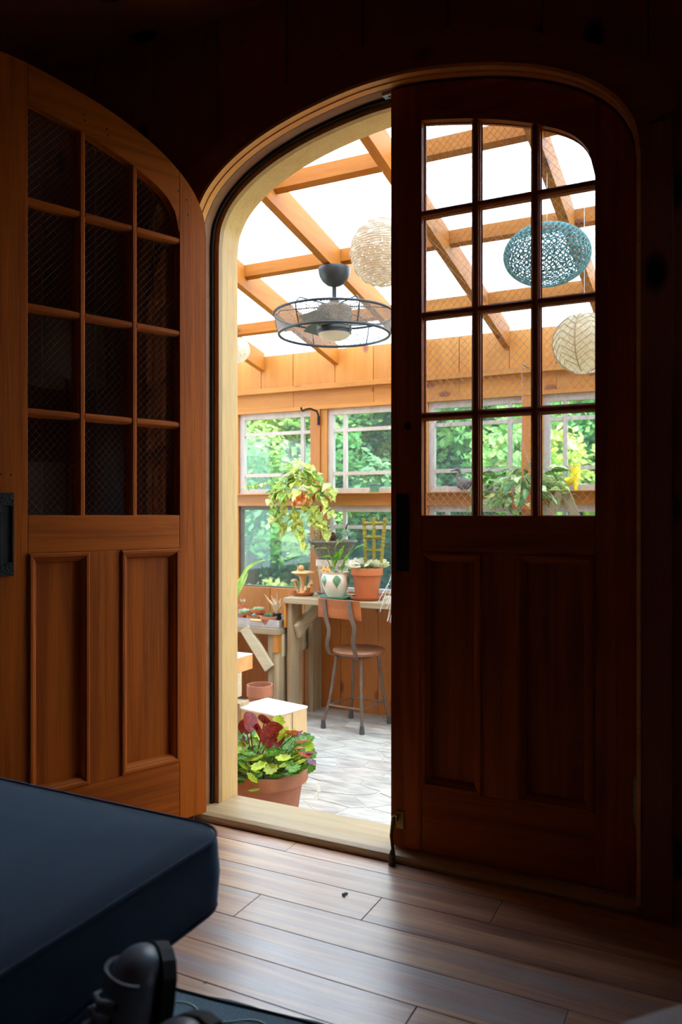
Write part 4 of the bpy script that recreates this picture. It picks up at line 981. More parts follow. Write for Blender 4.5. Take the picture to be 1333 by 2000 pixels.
# strap-leaved plant at the left, on the low bench
slp = pot('flower_pot', 'potted plant with long arching strap leaves half hidden by the left jamb', 'flower pot', (at(457,1200,4.95).x,4.95,BL), .055, .13, TERRA, rim=.25)
LST = leaf_data('leaf', leafmat('strap_leaf', (.22,.42,.05), (.45,.62,.12), 8, .5), strap, n=3)
def strap_leaf(root, pts, w0):
    pts = [Vector(p) for p in pts]; vs = []; fs = []; n = len(pts)
    F = []
    for i in range(n-1):
        for k in range(4): 
            t = k/4; a = pts[max(i-1,0)]; b = pts[i]; c = pts[i+1]; d = pts[min(i+2,n-1)]
            F.append(.5*((2*b)+(c-a)*t+(2*a-5*b+4*c-d)*t*t+(3*b-a-3*c+d)*t**3))
    F.append(pts[-1]); N_ = len(F)
    for i, p in enumerate(F):
        d = (F[min(i+1,N_-1)]-F[max(i-1,0)]).normalized(); s = d.cross(Vector((0,-1,.2))).normalized(); wv = w0*(1-(i/(N_-1))**2.2)*min(1,.55+i*.12)+.001
        vs += [p-s*wv, p+Vector((0,wv*.3,0)), p+s*wv]
    fs = [(i*3+k, i*3+k+1, (i+1)*3+k+1, (i+1)*3+k) for i in range(N_-1) for k in range(2)]
    MB().add(vs, fs).build('leaf', LST.materials[0], root, smooth=True)
Y_=4.93
strap_leaf(slp, [at(460,1170,Y_), at(468,1140,Y_), at(482,1112,Y_), at(500,1099,Y_), at(521,1093,Y_-.05)], .018)
strap_leaf(slp, [at(460,1170,Y_), at(470,1148,Y_), at(480,1130,Y_), at(484,1118,Y_)], .014)
strap_leaf(slp, [at(458,1170,Y_), at(463,1140,Y_), at(470,1128,Y_)], .012)
strap_leaf(slp, [at(456,1170,Y_), at(450,1130,Y_), at(440,1110,Y_)], .014)
# floor pots under the low bench
pot('flower_pot', 'terracotta flowerpot on the floor beneath the low bench', 'flower pot', (at(508,1370,4.30).x,4.30,FZ), .085, at(510,1337,4.30).z-FZ, TERRA2, rim=.22)
op = thing('nursery_pot', 'orange plastic pot tipped on its side behind the floor flowerpot', 'flower pot', (at(492,1330,4.55).x,4.55,FZ))
m = MB().lathe([(.06,0),(.085,.16),(.092,.16),(.092,.175),(.083,.175),(.058,.01)], (0,0,0), 24); R_ = Matrix.Rotation(radians(58),3,'X') @ Matrix.Rotation(radians(15),3,'Y')
zmin = min((R_ @ v).z for v in m.v); m.v = [R_ @ v + Vector((at(498,1330,4.45).x,4.45,FZ-zmin+.001)) for v in m.v]; m.build('pot_body', plain('orange_plastic', (.65,.14,.03), .5, 0, .1), op, smooth=True)

# ---------------------------------------------------------------- stool
sx_, sy_ = -2.275, 4.797
sr = thing('stool', 'industrial stool with round wooden seat, iron legs and curved wooden backrest', 'stool', (sx_,sy_,FZ))
SEATW = wood('worn_stool_wood', (.32,.125,.045), (.17,.065,.03), 'x', rough=.45, vary=0, across=25, stain=((.10,.06,.05),9,.5))
zs = .080
MB().lathe([(.150,zs-.034),(.174,zs-.030),(.180,zs-.014),(.174,zs-.003),(.165,zs),(.06,zs-.006),(.001,zs-.007)], (sx_,sy_,0), 40).build('seat', SEATW, sr, smooth=True)
feet = [(-2.175,4.628),(-2.473,4.652),(-2.416,4.960),(-2.118,4.946)]
tops = [(sx_+(fx_-sx_)*.62, sy_+(fy_-sy_)*.62) for fx_, fy_ in feet]
zt_ = zs-.046; fr_ = MB()
for i in range(4):
    a, b = tops[i], tops[(i+1) % 4]; fr_.bar((a[0],a[1],zt_),(b[0],b[1],zt_),.006,.024)
fr_.build('seat_frame', STOOLMETAL, sr, bevel=.001)
zr_ = FZ+.155; rungs = []
for i, (f_, t_) in enumerate(zip(feet, tops)):
    bend = (t_[0]+(f_[0]-t_[0])*.22, t_[1]+(f_[1]-t_[1])*.22)
    zb2 = FZ+.20
    md = (t_[0]+(f_[0]-t_[0])*.5, t_[1]+(f_[1]-t_[1])*.5)
    MB().tube([(t_[0],t_[1],zt_+.01),(md[0]-.0*(f_[0]-t_[0]),md[1],zb2+.0),(f_[0],f_[1],FZ+.04)], [.0115,.0105,.0105], 10).build('leg', STOOLMETAL, sr, smooth=True)
    k_ = (zb2-zr_)/(zb2-(FZ+.04)); rungs.append((md[0]+(f_[0]-md[0])*k_, md[1]+(f_[1]-md[1])*k_))
    MB().lathe([(.018,0),(.0175,.02),(.0135,.055),(.0115,.056)], (f_[0],f_[1],FZ), 14).build('rubber_foot', plain('dark_rubber_foot', (.05,.05,.045), .5) if i == 0 else bpy.data.materials['dark_rubber_foot'], sr, smooth=True)
for i in range(4):
    a, b = rungs[i], rungs[(i+1) % 4]; MB().tube([(a[0],a[1],zr_),(b[0],b[1],zr_)], .0065, 8).build('rung', STOOLMETAL, sr)
bY = 4.575
def strapbar(pix, Ys, w_, nm):
    P = [at(a, b, y) for (a, b), y in zip(pix, Ys)]; F = []; n = len(P)
    for i in range(n-1):
        for k in range(5):
            t = k/5; a = P[max(i-1,0)]; b = P[i]; c = P[i+1]; d = P[min(i+2,n-1)]
            F.append(.5*((2*b)+(c-a)*t+(2*a-5*b+4*c-d)*t*t+(3*b-a-3*c+d)*t**3))
    F.append(P[-1]); m = MB(); vs = []; sd = Vector((1,-.08,0)).normalized()
    for i, p in enumerate(F):
        d = (F[min(i+1,len(F)-1)]-F[max(i-1,0)]).normalized(); nn = sd.cross(d).normalized()
        vs += [p-sd*w_/2-nn*.002, p+sd*w_/2-nn*.002, p+sd*w_/2+nn*.002, p-sd*w_/2+nn*.002]
    fs_ = [(i*4+k, i*4+(k+1) % 4, (i+1)*4+(k+1) % 4, (i+1)*4+k) for i in range(len(F)-1) for k in range(4)]+[(3,2,1,0),tuple(len(vs)-4+k for k in range(4))]
    m.add(vs, fs_).build(nm, STOOLMETAL, sr)
strapbar([(632,1171),(637,1206),(643,1232),(639,1258),(645,1277),(662,1281)], [4.562,4.562,4.56,4.575,4.62,4.70], .028, 'back_strap')
strapbar([(681,1173),(686,1206),(693,1228),(690,1250),(693,1272),(698,1289)], [4.540,4.540,4.54,4.56,4.60,4.66], .032, 'back_strap')
zb0, zb1 = at(660,1207,4.57).z, at(660,1170,4.57).z; m = MB(); vs = []
xL, xR = at(621,1185,4.58).x, at(702,1185,4.55).x
for i in range(13):
    t = i/12; x = xL+(xR-xL)*t; y = 4.585-.03*t+ -.012*sin(pi*t)
    dz = -.006*t
    for yy, zz in ((y,zb0+dz-.02*(t-.5)**2),(y,zb1+dz),(y+.009,zb1+dz),(y+.009,zb0+dz)): vs.append((x+(.012 if zz < zb0+.02 and t > .9 else 0), yy, zz))
fs_ = [(i*4+k, i*4+(k+1) % 4, (i+1)*4+(k+1) % 4, (i+1)*4+k) for i in range(12) for k in range(4)]+[(3,2,1,0),(48,49,50,51)]
m.add(vs, fs_).build('backrest', wood('worn_backrest_wood', (.42,.125,.028), (.22,.06,.018), 'x', rough=.3, vary=0, stain=((.08,.03,.02),14,.6)), sr, smooth=True, bevel=.002)

# ---------------------------------------------------------------- hanging copper pot with pothos
hx, hy = -2.77, 4.885
hk = thing('wall_bracket', 'black iron hook bracket on the post for the hanging pot', 'bracket', (-2.765,5.13,1.70))
zt2 = at(597,797,4.885).z; BZ = zt2
MB().tube([(-2.765,5.124,BZ-.085),(-2.765,5.122,BZ-.02),(-2.766,5.10,BZ+.004),(-2.768,5.0,BZ+.012),(-2.770,4.93,BZ-.004),(-2.770,4.90,BZ-.016),(-2.770,4.882,BZ-.012),(-2.770,4.872,BZ+.006)], .0075, 8).build('arm', IRON, hk, smooth=True)
MB().box((-2.775,5.124,BZ-.095),(-2.755,5.133,BZ-.03)).build('plate', IRON, hk)
hp = thing('hanging_planter', 'copper hanging bowl overflowing with variegated pothos from a chain', 'hanging planter', (hx,hy,at(593,993,4.885).z))
COPPER = plain('polished_copper', (.85,.36,.16), .18, 1, .3, 12)
zb3 = at(593,992,hy).z; zr3 = at(593,960,hy).z; hh = zr3-zb3
MB().lathe([(.045,0),(.072,.010),(.090,hh*.4),(.094,hh*.75),(.090,hh),(.086,hh),(.086,hh*.7),(.06,.02),(.001,.018)], (hx,hy,zb3), 36, cap=False).build('bowl', COPPER, hp, smooth=True)
MB().lathe([(.001,hh*.8),(.086,hh*.8)], (hx,hy,zb3), 24, cap=False).build('soil', SOIL, hp)
ch = MB(); z_ = BZ-.018; k = 0; zc = zr3+.17
while z_ > zc:
    a = k*pi/2
    ch.tube([Vector((hx+.0035*cos(t)*cos(a), hy+.0035*cos(t)*sin(a), z_-.008+.009*sin(t))) for t in [i*pi/4 for i in range(8)]], .0011, 4, closed=True); z_ -= .0145; k += 1
for a in (0, 2.1, 4.2): ch.tube([(hx,hy,zc+.004),(hx+.088*cos(a),hy+.088*sin(a),zr3)], .0014, 5)
ch.build('chain', plain('dull_chain', (.35,.32,.28), .5, .7), hp)
rr = random.Random(21)
def droop_leaf(root, p, me, s, outd, dn):
    d = Vector((outd[0], outd[1], dn)); place(me, 'leaf', root, p, aim(d, (outd[0]*.6, outd[1]*.6, 1), rr.uniform(-.5,.5)), s)
for i in range(125):          # dense crown of leaves
    a = rr.uniform(0, 2*pi); t = rr.random(); r = (.04+.17*t)*rr.uniform(.7,1.05); z = .02+.20*(1-t**1.6)*rr.uniform(.3,1)-.04*t
    p = Vector((hx+r*cos(a), hy+min(.2, r*.9*sin(a)), zr3+z)); me = rr.choice([L_POTH[0],L_POTH[0],L_POTH[1],L_POTH[2]])
    droop_leaf(hp, p, me, rr.uniform(.06,.088), (cos(a),sin(a)-.3), rr.uniform(-.9,.35))
vines = [((560,960),(548,1010),(556,1035),22),((575,985),(585,1020),(590,1045),18),((600,990),(615,1015),(640,1040),18),((622,960),(640,985),(652,1005),12),((545,950),(535,980),(527,975),10),((548,940),(505,945),(474,950),14),((632,940),(648,945),(655,965),9),((570,1000),(575,1030),(600,1068),12),((615,985),(628,1005),(634,1035),8),((540,955),(530,1000),(541,1022),12)]
for a_, b_, c_, n in vines:
    A, B, Cc = at(*a_, hy-.05), at(*b_, hy-.10), at(*c_, hy-.09)
    pts = [A*(1-t)**2+B*2*t*(1-t)+Cc*t*t for t in [i/8 for i in range(9)]]
    MB().tube([Vector((hx,hy,zr3))*.6+A*.4]+pts, .0022, 5).build('vine', STEM, hp)
    for i in range(n):
        t = (i+.5)/n; p = A*(1-t)**2+B*2*t*(1-t)+Cc*t*t; g = rr.choice([L_POTH[0],L_POTH[0],L_POTH[1],L_POTH[2]]) if c_[1] < 1030 else L_POTH[0]
        droop_leaf(hp, p, g, rr.uniform(.045,.08)*(.55 if c_[0] < 500 else 1), (rr.uniform(-1,1), rr.uniform(-1,-.1)), rr.uniform(-1.6,-.1))

# ---------------------------------------------------------------- things on the window shelf
zsh = 1.1385
gp = thing('small_pot', 'small square green pot on the window shelf above the bench', 'flower pot', (at(732,960,5.09).x,5.09,zsh))
gx_ = at(732,960,5.09).x; GG = plain('sea_green_glaze', (.10,.22,.15), .35, 0, .3)
m = MB(); m.box((gx_-.034,5.062,zsh),(gx_+.034,5.118,zsh+.008)); m.add([(gx_+a*.024,5.09+b*.024,zsh+.008) for a,b in ((-1,-1),(1,-1),(1,1),(-1,1))]+[(gx_+a*.032,5.09+b*.026,zsh+.062) for a,b in ((-1,-1),(1,-1),(1,1),(-1,1))], [(3,2,1,0),(4,5,6,7),(0,1,5,4),(1,2,6,5),(2,3,7,6),(3,0,4,7)]); m.box((gx_-.035,5.062,zsh+.052),(gx_+.035,5.118,zsh+.066))
m.build('pot_body', GG, gp, bevel=.002); rosette(gp, (gx_,5.09,zsh+.066), S2, 8, .025)
dk = thing('duck_figurine', 'dark carved wooden duck with a long neck on the window shelf', 'figurine', (at(905,957,5.09).x,5.09,zsh))
dq = Vector((at(907,957,5.09).x,5.09,zsh)); DW = wood('dark_duck_wood', (.16,.13,.11), (.09,.07,.06), 'x', vary=0)
MB().ball(dq+Vector((0,0,.052)), .045, 10, (1.25,.6,.95)).build('body', DW, dk, smooth=True)
MB().tube([dq+Vector((-.03,0,.07)), dq+Vector((-.045,0,.10)), dq+Vector((-.030,0,.130)), dq+Vector((-.040,0,.148))], [.024,.013,.012,.016], 10).build('neck', DW, dk, smooth=True)
MB().tube([dq+Vector((-.04,0,.150)), dq+Vector((-.065,0,.146)), dq+Vector((-.095,0,.138))], [.015,.008,.003], 8).build('bill', DW, dk, smooth=True)
MB().tube([dq+Vector((.045,0,.06)), dq+Vector((.075,0,.08))], [.022,.004], 8).build('tail', DW, dk, smooth=True)
MB().tube([dq+Vector((0,0,.0)), dq+Vector((0,0,.015))], [.025,.02], 10).build('foot', DW, dk)
dp = thing('small_pot', 'small dark pot on the window shelf just left of the bushy variegated plant', 'flower pot', (at(955,957,5.09).x,5.09,zsh))
MB().lathe([(.028,0),(.038,.05),(.036,.05),(.001,.045)], (at(955,957,5.09).x,5.09,zsh), 18, cap=False).build('pot_body', plain('blue_grey_glaze', (.10,.14,.17), .4), dp, smooth=True)
yp = thing('animal_planter', 'bright yellow bear-shaped planter on the window shelf holding an air plant', 'planter', (at(1118,955,5.09).x,5.09,zsh))
yq = Vector((at(1118,955,5.09).x,5.09,zsh)); YEL = plain('yellow_glaze', (.85,.62,.02), .35, 0, .05)
m = MB()
m.tube([yq+Vector((-.045,0,.052)), yq+Vector((-.015,0,.058)), yq+Vector((.018,0,.075)), yq+Vector((.022,0,.11)), yq+Vector((.020,0,.148))], [.022,.030,.034,.031,.030], 14)
m.build('body', YEL, yp, smooth=True)
for dx, dy in ((-.045,-.014),(-.045,.014),(.022,-.016),(.022,.016),): MB().tube([yq+Vector((dx,dy,.0)), yq+Vector((dx,dy,.02)), yq+Vector((dx*.9,dy*.8,.06))], [.010,.012,.02], 8).build('leg', YEL, yp, smooth=True)
for s in (-1,1): MB().ball(yq+Vector((.020+s*.022,0,.158)), .010, 6).build('ear', YEL, yp, smooth=True)
for i in range(14):
    a = i*.9; MB().tube([yq+Vector((-.018,0,.07)), yq+Vector((-.022+.03*cos(a),.01*sin(a),.11)), yq+Vector((-.022+.055*cos(a),.02*sin(a),.15+.02*sin(i)))], [.003,.002,.0006], 4).build('spike_leaf', M_SUCC2, yp)
# the bushy variegated plant
vY = 4.92; vc = at(1020,985,vY)
vp = thing('hanging_planter', 'orange hanging pot with a bushy yellow variegated plant seen through the right door', 'hanging planter', vc)
MB().lathe([(.055,-.03),(.085,.07),(.09,.07),(.09,.09),(.08,.09),(.001,.075)], vc, 28, cap=False).build('pot_body', plain('orange_glaze', (.65,.14,.04), .4, 0, .1), vp, smooth=True)
hm = MB()
for a in (.3, 2.4, 4.5): hm.tube([vc+Vector((.088*cos(a),.088*sin(a),.09)), vc+Vector((0,0,.42))], .0012, 4)
hm.tube([vc+Vector((0,0,.42)), Vector((vc.x,vY,1.93))], .0014, 4); hm.tube([Vector((vc.x,vY,1.93)), Vector((vc.x,5.09,1.935))], .004, 6); hm.build('hanger', plain('thin_hanger_wire', (.3,.3,.28), .5, .5), vp)
rr = random.Random(31)
for i in range(150):
    a = rr.uniform(0, 2*pi); t = rr.random(); r = .06+.21*t; z = rr.uniform(-.06,.20)*(1-.35*t)+(.02 if t < .5 else -.02)
    p = vc+Vector((r*cos(a), min(.16, r*.8*sin(a)), z+.06)); g = rr.choice(L_CROT+[L_CROT[0]])
    place(g, 'leaf', vp, p, aim((cos(a), sin(a)-.2, rr.uniform(-1.0,.6)), roll=rr.uniform(-.8,.8)), rr.uniform(.075,.125))
for i in range(26):
    a = 2*pi*i/26; MB().tube([vc+Vector((0,0,.07)), vc+Vector((.07*cos(a),.07*sin(a),.17)), vc+Vector((.19*cos(a),.13*sin(a),.10+.1*sin(i*3)))], .003, 5).build('stem', STEM, vp)
# wooden A-frame to its right, standing on the bench
ay = 4.96; apx = at(1100,962,ay); af = thing('wooden_trestle', 'small weathered A-frame of two boards beside the variegated plant', 'trestle', (apx.x, ay, BT))
for s in (-1, 1):
    e = apx + (at(1148,1060,ay)-apx if s > 0 else at(1052,1060,ay)-apx); dv = (e-apx); f_ = (apx.z-.012-BT)/(-dv.z); e2 = apx+Vector((dv.x*.62*(1), 0, 0))*f_*.5; e2.z = BT+.004
    MB().bar((apx.x+s*.018,ay,apx.z), (apx.x+s*.30,ay,BT+.012), .05, .022, (0,1,0)).build('leg', GREYWOOD['z'], af)
MB().box((apx.x-.17,ay-.011,.72),(apx.x+.17,ay+.011,.75)).build('crossbar', GREYWOOD['x'], af)

# ---------------------------------------------------------------- ceiling fan
fx_, fy_ = -1.975, 3.845; fn = thing('ceiling_fan', 'caged ceiling fan with wicker-wrapped motor and round white lamp', 'ceiling fan', (fx_,fy_,1.94))
zc0 = zb(fy_)
MB().lathe([(.088,zc0+.006),(.090,zc0-.004),(.088,zc0-.018),(.082,zc0-.040),(.066,zc0-.066),(.042,zc0-.086),(.022,zc0-.093)], (fx_,fy_,0), 32).build('canopy', FANMETAL, fn, smooth=True)
MB().lathe([(.013,zc0-.17),(.013,zc0-.09)], (fx_,fy_,0), 12).build('down_rod', FANMETAL, fn)
MB().lathe([(.030,zc0-.20),(.026,zc0-.175),(.014,zc0-.155)], (fx_,fy_,0), 20).build('collar', FANMETAL, fn, smooth=True)
zm1 = zc0-.195; zm0 = zm1-.125
MB().lathe([(.090,zm0),(.090,zm1-.025),(.084,zm1-.008),(.06,zm1),(.02,zm1+.002)], (fx_,fy_,0), 32).build('motor_core', plain('jute_core', (.30,.25,.18), .9, 0, .4, 80, .8), fn, smooth=True)
wv = MB()
for i in range(16):
    z = zm0+.004+i*(zm1-zm0-.02)/16; r = .0925 if z < zm1-.022 else .088
    wv.tube([Vector((fx_+(r+.0015*(-1)**(k+i))*cos(2*pi*k/40), fy_+(r+.0015*(-1)**(k+i))*sin(2*pi*k/40), z)) for k in range(40)], .0036, 5, closed=True)
wv.build('jute_wrap', plain('jute', (.26,.21,.15), .9, 0, .4, 120, .8), fn, smooth=True)
MB().lathe([(.094,zm0-.035),(.094,zm0-.02),(.097,zm0-.018),(.097,zm0-.008),(.093,zm0-.002)], (fx_,fy_,0), 32).build('lower_housing', FANMETAL, fn, smooth=True)
MB().lathe([(.001,zm0-.072),(.04,zm0-.068),(.07,zm0-.057),(.087,zm0-.04),(.089,zm0-.034)], (fx_,fy_,0), 32, cap=False).build('lamp_shade', translucent('opal_glass', (.85,.78,.62), .3, noise=.02), fn, smooth=True)
zu, zl = 2.085, 1.975
ring = lambda r, z, n=64: [Vector((fx_+r*cos(2*pi*k/n), fy_+r*sin(2*pi*k/n), z)) for k in range(n)]
MB().tube(ring(.333,zu), .007, 8, closed=True).build('upper_ring', FANMETAL, fn, smooth=True)
MB().tube(ring(.305,zl), .008, 8, closed=True).build('lower_ring', FANMETAL, fn, smooth=True)
MESHM = translucent('fine_cage_mesh', (.20,.19,.17), .2, holes=.5, hscale=260)
MB().lathe([(.306,zl),(.333,zu)], (fx_,fy_,0), 64, cap=False).build('mesh_band', MESHM, fn)
for k in range(6):
    a = 2*pi*k/6+.35; cs, sn = cos(a), sin(a)
    MB().tube([(fx_+.305*cs,fy_+.305*sn,zl),(fx_+.325*cs,fy_+.325*sn,zl+.06),(fx_+.334*cs,fy_+.334*sn,zu),(fx_+.30*cs,fy_+.30*sn,zu+.032),(fx_+.22*cs,fy_+.22*sn,zu+.038),(fx_+.06*cs,fy_+.06*sn,zm1-.01)], .0038, 6).build('cage_spoke', FANMETAL, fn, smooth=True)
BLADE = translucent('smoky_blade', (.16,.19,.16), .45, noise=.05)
for k in range(3):
    a = 2*pi*k/3+.45; R_ = Matrix.Rotation(a, 3, 'Z'); vs = []
    for i in range(9):
        t = i/8; r = .085+.185*t; wd = .035+.035*sin(pi*min(1,t*1.1)*.8); tw = .5-.35*t
        for s in (-1,0,1):
            for h in (0,.004): vs.append(R_ @ Vector((r, s*wd*cos(tw), s*wd*sin(tw)+h)) + Vector((fx_,fy_,zm0+.018)))
    fs_ = []
    for i in range(8):
        o = i*6; p_ = (i+1)*6
        fs_ += [(o,o+2,p_+2,p_),(o+2,o+4,p_+4,p_+2),(o+1,p_+1,p_+3,o+3),(o+3,p_+3,p_+5,o+5),(o,p_,p_+1,o+1),(o+4,o+5,p_+5,p_+4)]
    fs_ += [(0,1,3,2),(2,3,5,4),(48,50,51,49),(50,52,53,51)]
    MB().add(vs, fs_).build('blade', BLADE, fn, smooth=True)

# ---------------------------------------------------------------- pendant lanterns
def cord(root, c, top, rz):
    MB().tube([(c.x,c.y,top),(c.x,c.y,c.z+rz)], .0016, 5).build('cord', plain('cord_white', (.7,.7,.68), .7) if 'cord_white' not in bpy.data.materials else bpy.data.materials['cord_white'], root)
def ztop(Y): return zb(Y)+.14
lc = at(748,493,3.12); rx_, rz_ = .140, .143
ln = thing('pendant_lantern', 'white woven globe lantern with pierced floral holes half behind the right door edge', 'lantern', lc)
WL = translucent('white_rattan', (.86,.78,.64), .5, holes=.28, hscale=70)
MB().lathe([(rx_*cos(t), rz_*sin(t)) for t in [-1.25+2.5*i/24 for i in range(25)]], lc, 40, cap=False).build('shade', WL, ln, smooth=True)
rb = MB()
for i in range(34):
    t = -1.28+2.56*i/33; rb.tube([lc+Vector((rx_*1.01*cos(t)*cos(2*pi*k/36), rx_*1.01*cos(t)*sin(2*pi*k/36), rz_*sin(t)+.003*sin(k*1.4+i))) for k in range(36)], .0016, 4, closed=True)
rb.build('rattan_bands', translucent('rattan_fibre', (.80,.68,.50), .3), ln, smooth=True)
st2 = MB()
for i in range(5):
    t = -.75+.38*i
    for k in range(14):
        a = 2*pi*(k+.5*(i % 2))/14; n_ = Vector((cos(t)*cos(a), cos(t)*sin(a), sin(t))); c = lc+Vector((n_.x*rx_, n_.y*rx_, n_.z*rz_))*1.015; e1 = n_.cross(Vector((0,0,1))).normalized(); e2 = e1.cross(n_)*-1
        for j in range(6):
            b = pi*(j+.5)/6; st2.bar(c, c+(e1*cos(b)-e2*-sin(b))*.016, .0028, .0012, n_)
st2.build('flower_motifs', translucent('white_paper', (1,1,1), .8, noise=0), ln, kind='stuff')
cord(ln, lc, ztop(3.12), rz_)
tc_ = at(1069,498,3.35); rx_, rz_ = .178, .125
tl_ = thing('pendant_lantern', 'teal pierced metal oval lantern seen through the right door panes', 'lantern', tc_)
TEAL = plain('pale_teal_metal', (.10,.26,.27), .5, .1, .1); rg = MB()
nlat = 15
for i in range(nlat):
    t = -1.22+2.44*i/(nlat-1); R1 = rx_*cos(t); n = max(10, int(2*pi*R1/.0245))
    for k in range(n):
        a = 2*pi*(k+.5*(i % 2))/n; nn = Vector((cos(t)*cos(a)/rx_, cos(t)*sin(a)/rx_, sin(t)/rz_)).normalized(); c = tc_+Vector((rx_*cos(t)*cos(a), rx_*cos(t)*sin(a), rz_*sin(t)))
        e1 = nn.cross(Vector((0,0,1))).normalized(); e2 = nn.cross(e1)
        rg.tube([c+(e1*cos(b)+e2*sin(b))*.0105 for b in [j*pi/4 for j in range(8)]], .0030, 4, closed=True)
o_ = rg.build('pierced_shade', TEAL, tl_); 
sm = MB()
for k in range(8):
    a = 2*pi*k/8; sm.tube([tc_+Vector((rx_*.985*cos(t)*cos(a), rx_*.985*cos(t)*sin(a), rz_*.985*sin(t))) for t in [-1.25+2.5*i/16 for i in range(17)]], .002, 5)
for t in (-1.27, 1.27): sm.tube([tc_+Vector((rx_*cos(t)*cos(2*pi*k/24), rx_*cos(t)*sin(2*pi*k/24), rz_*sin(t))) for k in range(24)], .003, 5, closed=True)
sm.build('ribs', TEAL, tl_); cord(tl_, tc_, ztop(3.35), rz_)
bc_ = at(1142,671,3.5); rr_ = .135
bl = thing('pendant_lantern', 'cream paper globe lantern with herringbone ribs in front of the fascia boards', 'lantern', bc_)
MB().lathe([(rr_*cos(t), rr_*.96*sin(t)) for t in [-1.3+2.6*i/24 for i in range(25)]], bc_, 40, cap=False).build('shade', translucent('cream_paper', (.95,.84,.62), .55), bl, smooth=True)
rb = MB()
for k in range(6):
    a0 = 2*pi*k/6+.4
    rb.tube([bc_+Vector((rr_*1.004*cos(t)*cos(a0), rr_*1.004*cos(t)*sin(a0), rr_*.965*sin(t))) for t in [-1.25+2.5*i/14 for i in range(15)]], .0032, 4)
    for i in range(8):
        t0 = -1.0+.25*i
        for s in (-1, 1): rb.tube([bc_+Vector((rr_*1.003*cos(t0+.35*u_)*cos(a0+s*.5*u_), rr_*1.003*cos(t0+.35*u_)*sin(a0+s*.5*u_), rr_*.965*sin(t0+.35*u_))) for u_ in (0,.33,.66,1)], .0018, 3)
rb.build('ribs', plain('tan_ribs', (.45,.33,.18), .8), bl)
MB().lathe([(rr_*cos(t), rr_*.965*sin(t)) for t in (-1.32,-1.24)], bc_, 30, cap=False).build('rim', plain('white_rim', (.85,.83,.78), .6), bl); cord(bl, bc_, ztop(3.5), rr_)
b2 = at(463,684,3.7); r2 = .075
b3 = thing('pendant_lantern', 'textured white lantern mostly hidden behind the left door jamb', 'lantern', b2)
MB().lathe([(r2*cos(t), r2*.95*sin(t)) for t in [-1.3+2.6*i/16 for i in range(17)]], b2, 30, cap=False).build('shade', WL, b3, smooth=True); cord(b3, b2, ztop(3.7), r2)

# ---------------------------------------------------------------- dark room furniture
ot = thing('ottoman', 'navy velvet ottoman with piped cushion in the dark foreground', 'ottoman', (-1.6,.6,0))
def rounded_slab(x0, x1, y0, y1, z0, z1, r, crown=.012, n=8, nx=16):
    m = MB(); cx_, cy_ = (x0+x1)/2, (y0+y1)/2; prof = [(0.0-.012, z0), (0, z0+.018), (.004,(z0+z1)/2), (.0,z1-.018), (-.008,z1-.005)]
    def outline(off):
        P = []
        for cxx, cyy, a0 in ((x1-r,y1-r,0),(x0+r,y1-r,pi/2),(x0+r,y0+r,pi),(x1-r,y0+r,3*pi/2)):
            for i in range(7): a = a0+pi/2*i/6; P.append((cxx+(r+off)*cos(a), cyy+(r+off)*sin(a)))
        return P
    vs = []; K = 28
    rings = prof + [(-.03,z1+.002),(-.08,z1+crown*.7),(-.16,z1+crown)]
    for off, z in rings: vs += [(*p, z) for p in outline(off)] if off > -.03 else [(cx_+(p[0]-cx_)*(1+off/.6*.9), cy_+(p[1]-cy_)*(1+off/.6*.9), z) for p in outline(-.008)]
    fs_ = [(i*K+k, i*K+(k+1) % K, (i+1)*K+(k+1) % K, (i+1)*K+k) for i in range(len(rings)-1) for k in range(K)]
    fs_ += [tuple(range(K-1,-1,-1)), tuple(range((len(rings)-1)*K, len(rings)*K))]
    return m.add(vs, fs_), outline
m, ol = rounded_slab(-2.6, -.79, -.2, 1.15, .315, .447, .07)
m.build('cushion', NAVY, ot, smooth=True, flat_angle=60)
MB().tube([(a, b, .4415) for a, b in ol(-.003)], .0028, 6, closed=True).build('piping', NAVY, ot, smooth=True)
MB().tube([(a, b, .322) for a, b in ol(-.004)], .0045, 6, closed=True).build('piping', NAVY, ot, smooth=True)
MB().box((-2.55,-.15,.05),(-.90,1.06,.314)).build('base', NAVY, ot, bevel=.02)
for a, b in ((-2.45,-.05),(-1.0,-.05),(-2.45,.95),(-1.0,.95)): MB().lathe([(.02,0 if a < -2 else .0075),(.028,.051)], (a,b,0), 12).build('foot', plain('black_wood', (.01,.008,.007), .5) if 'black_wood' not in bpy.data.materials else bpy.data.materials['black_wood'], ot)
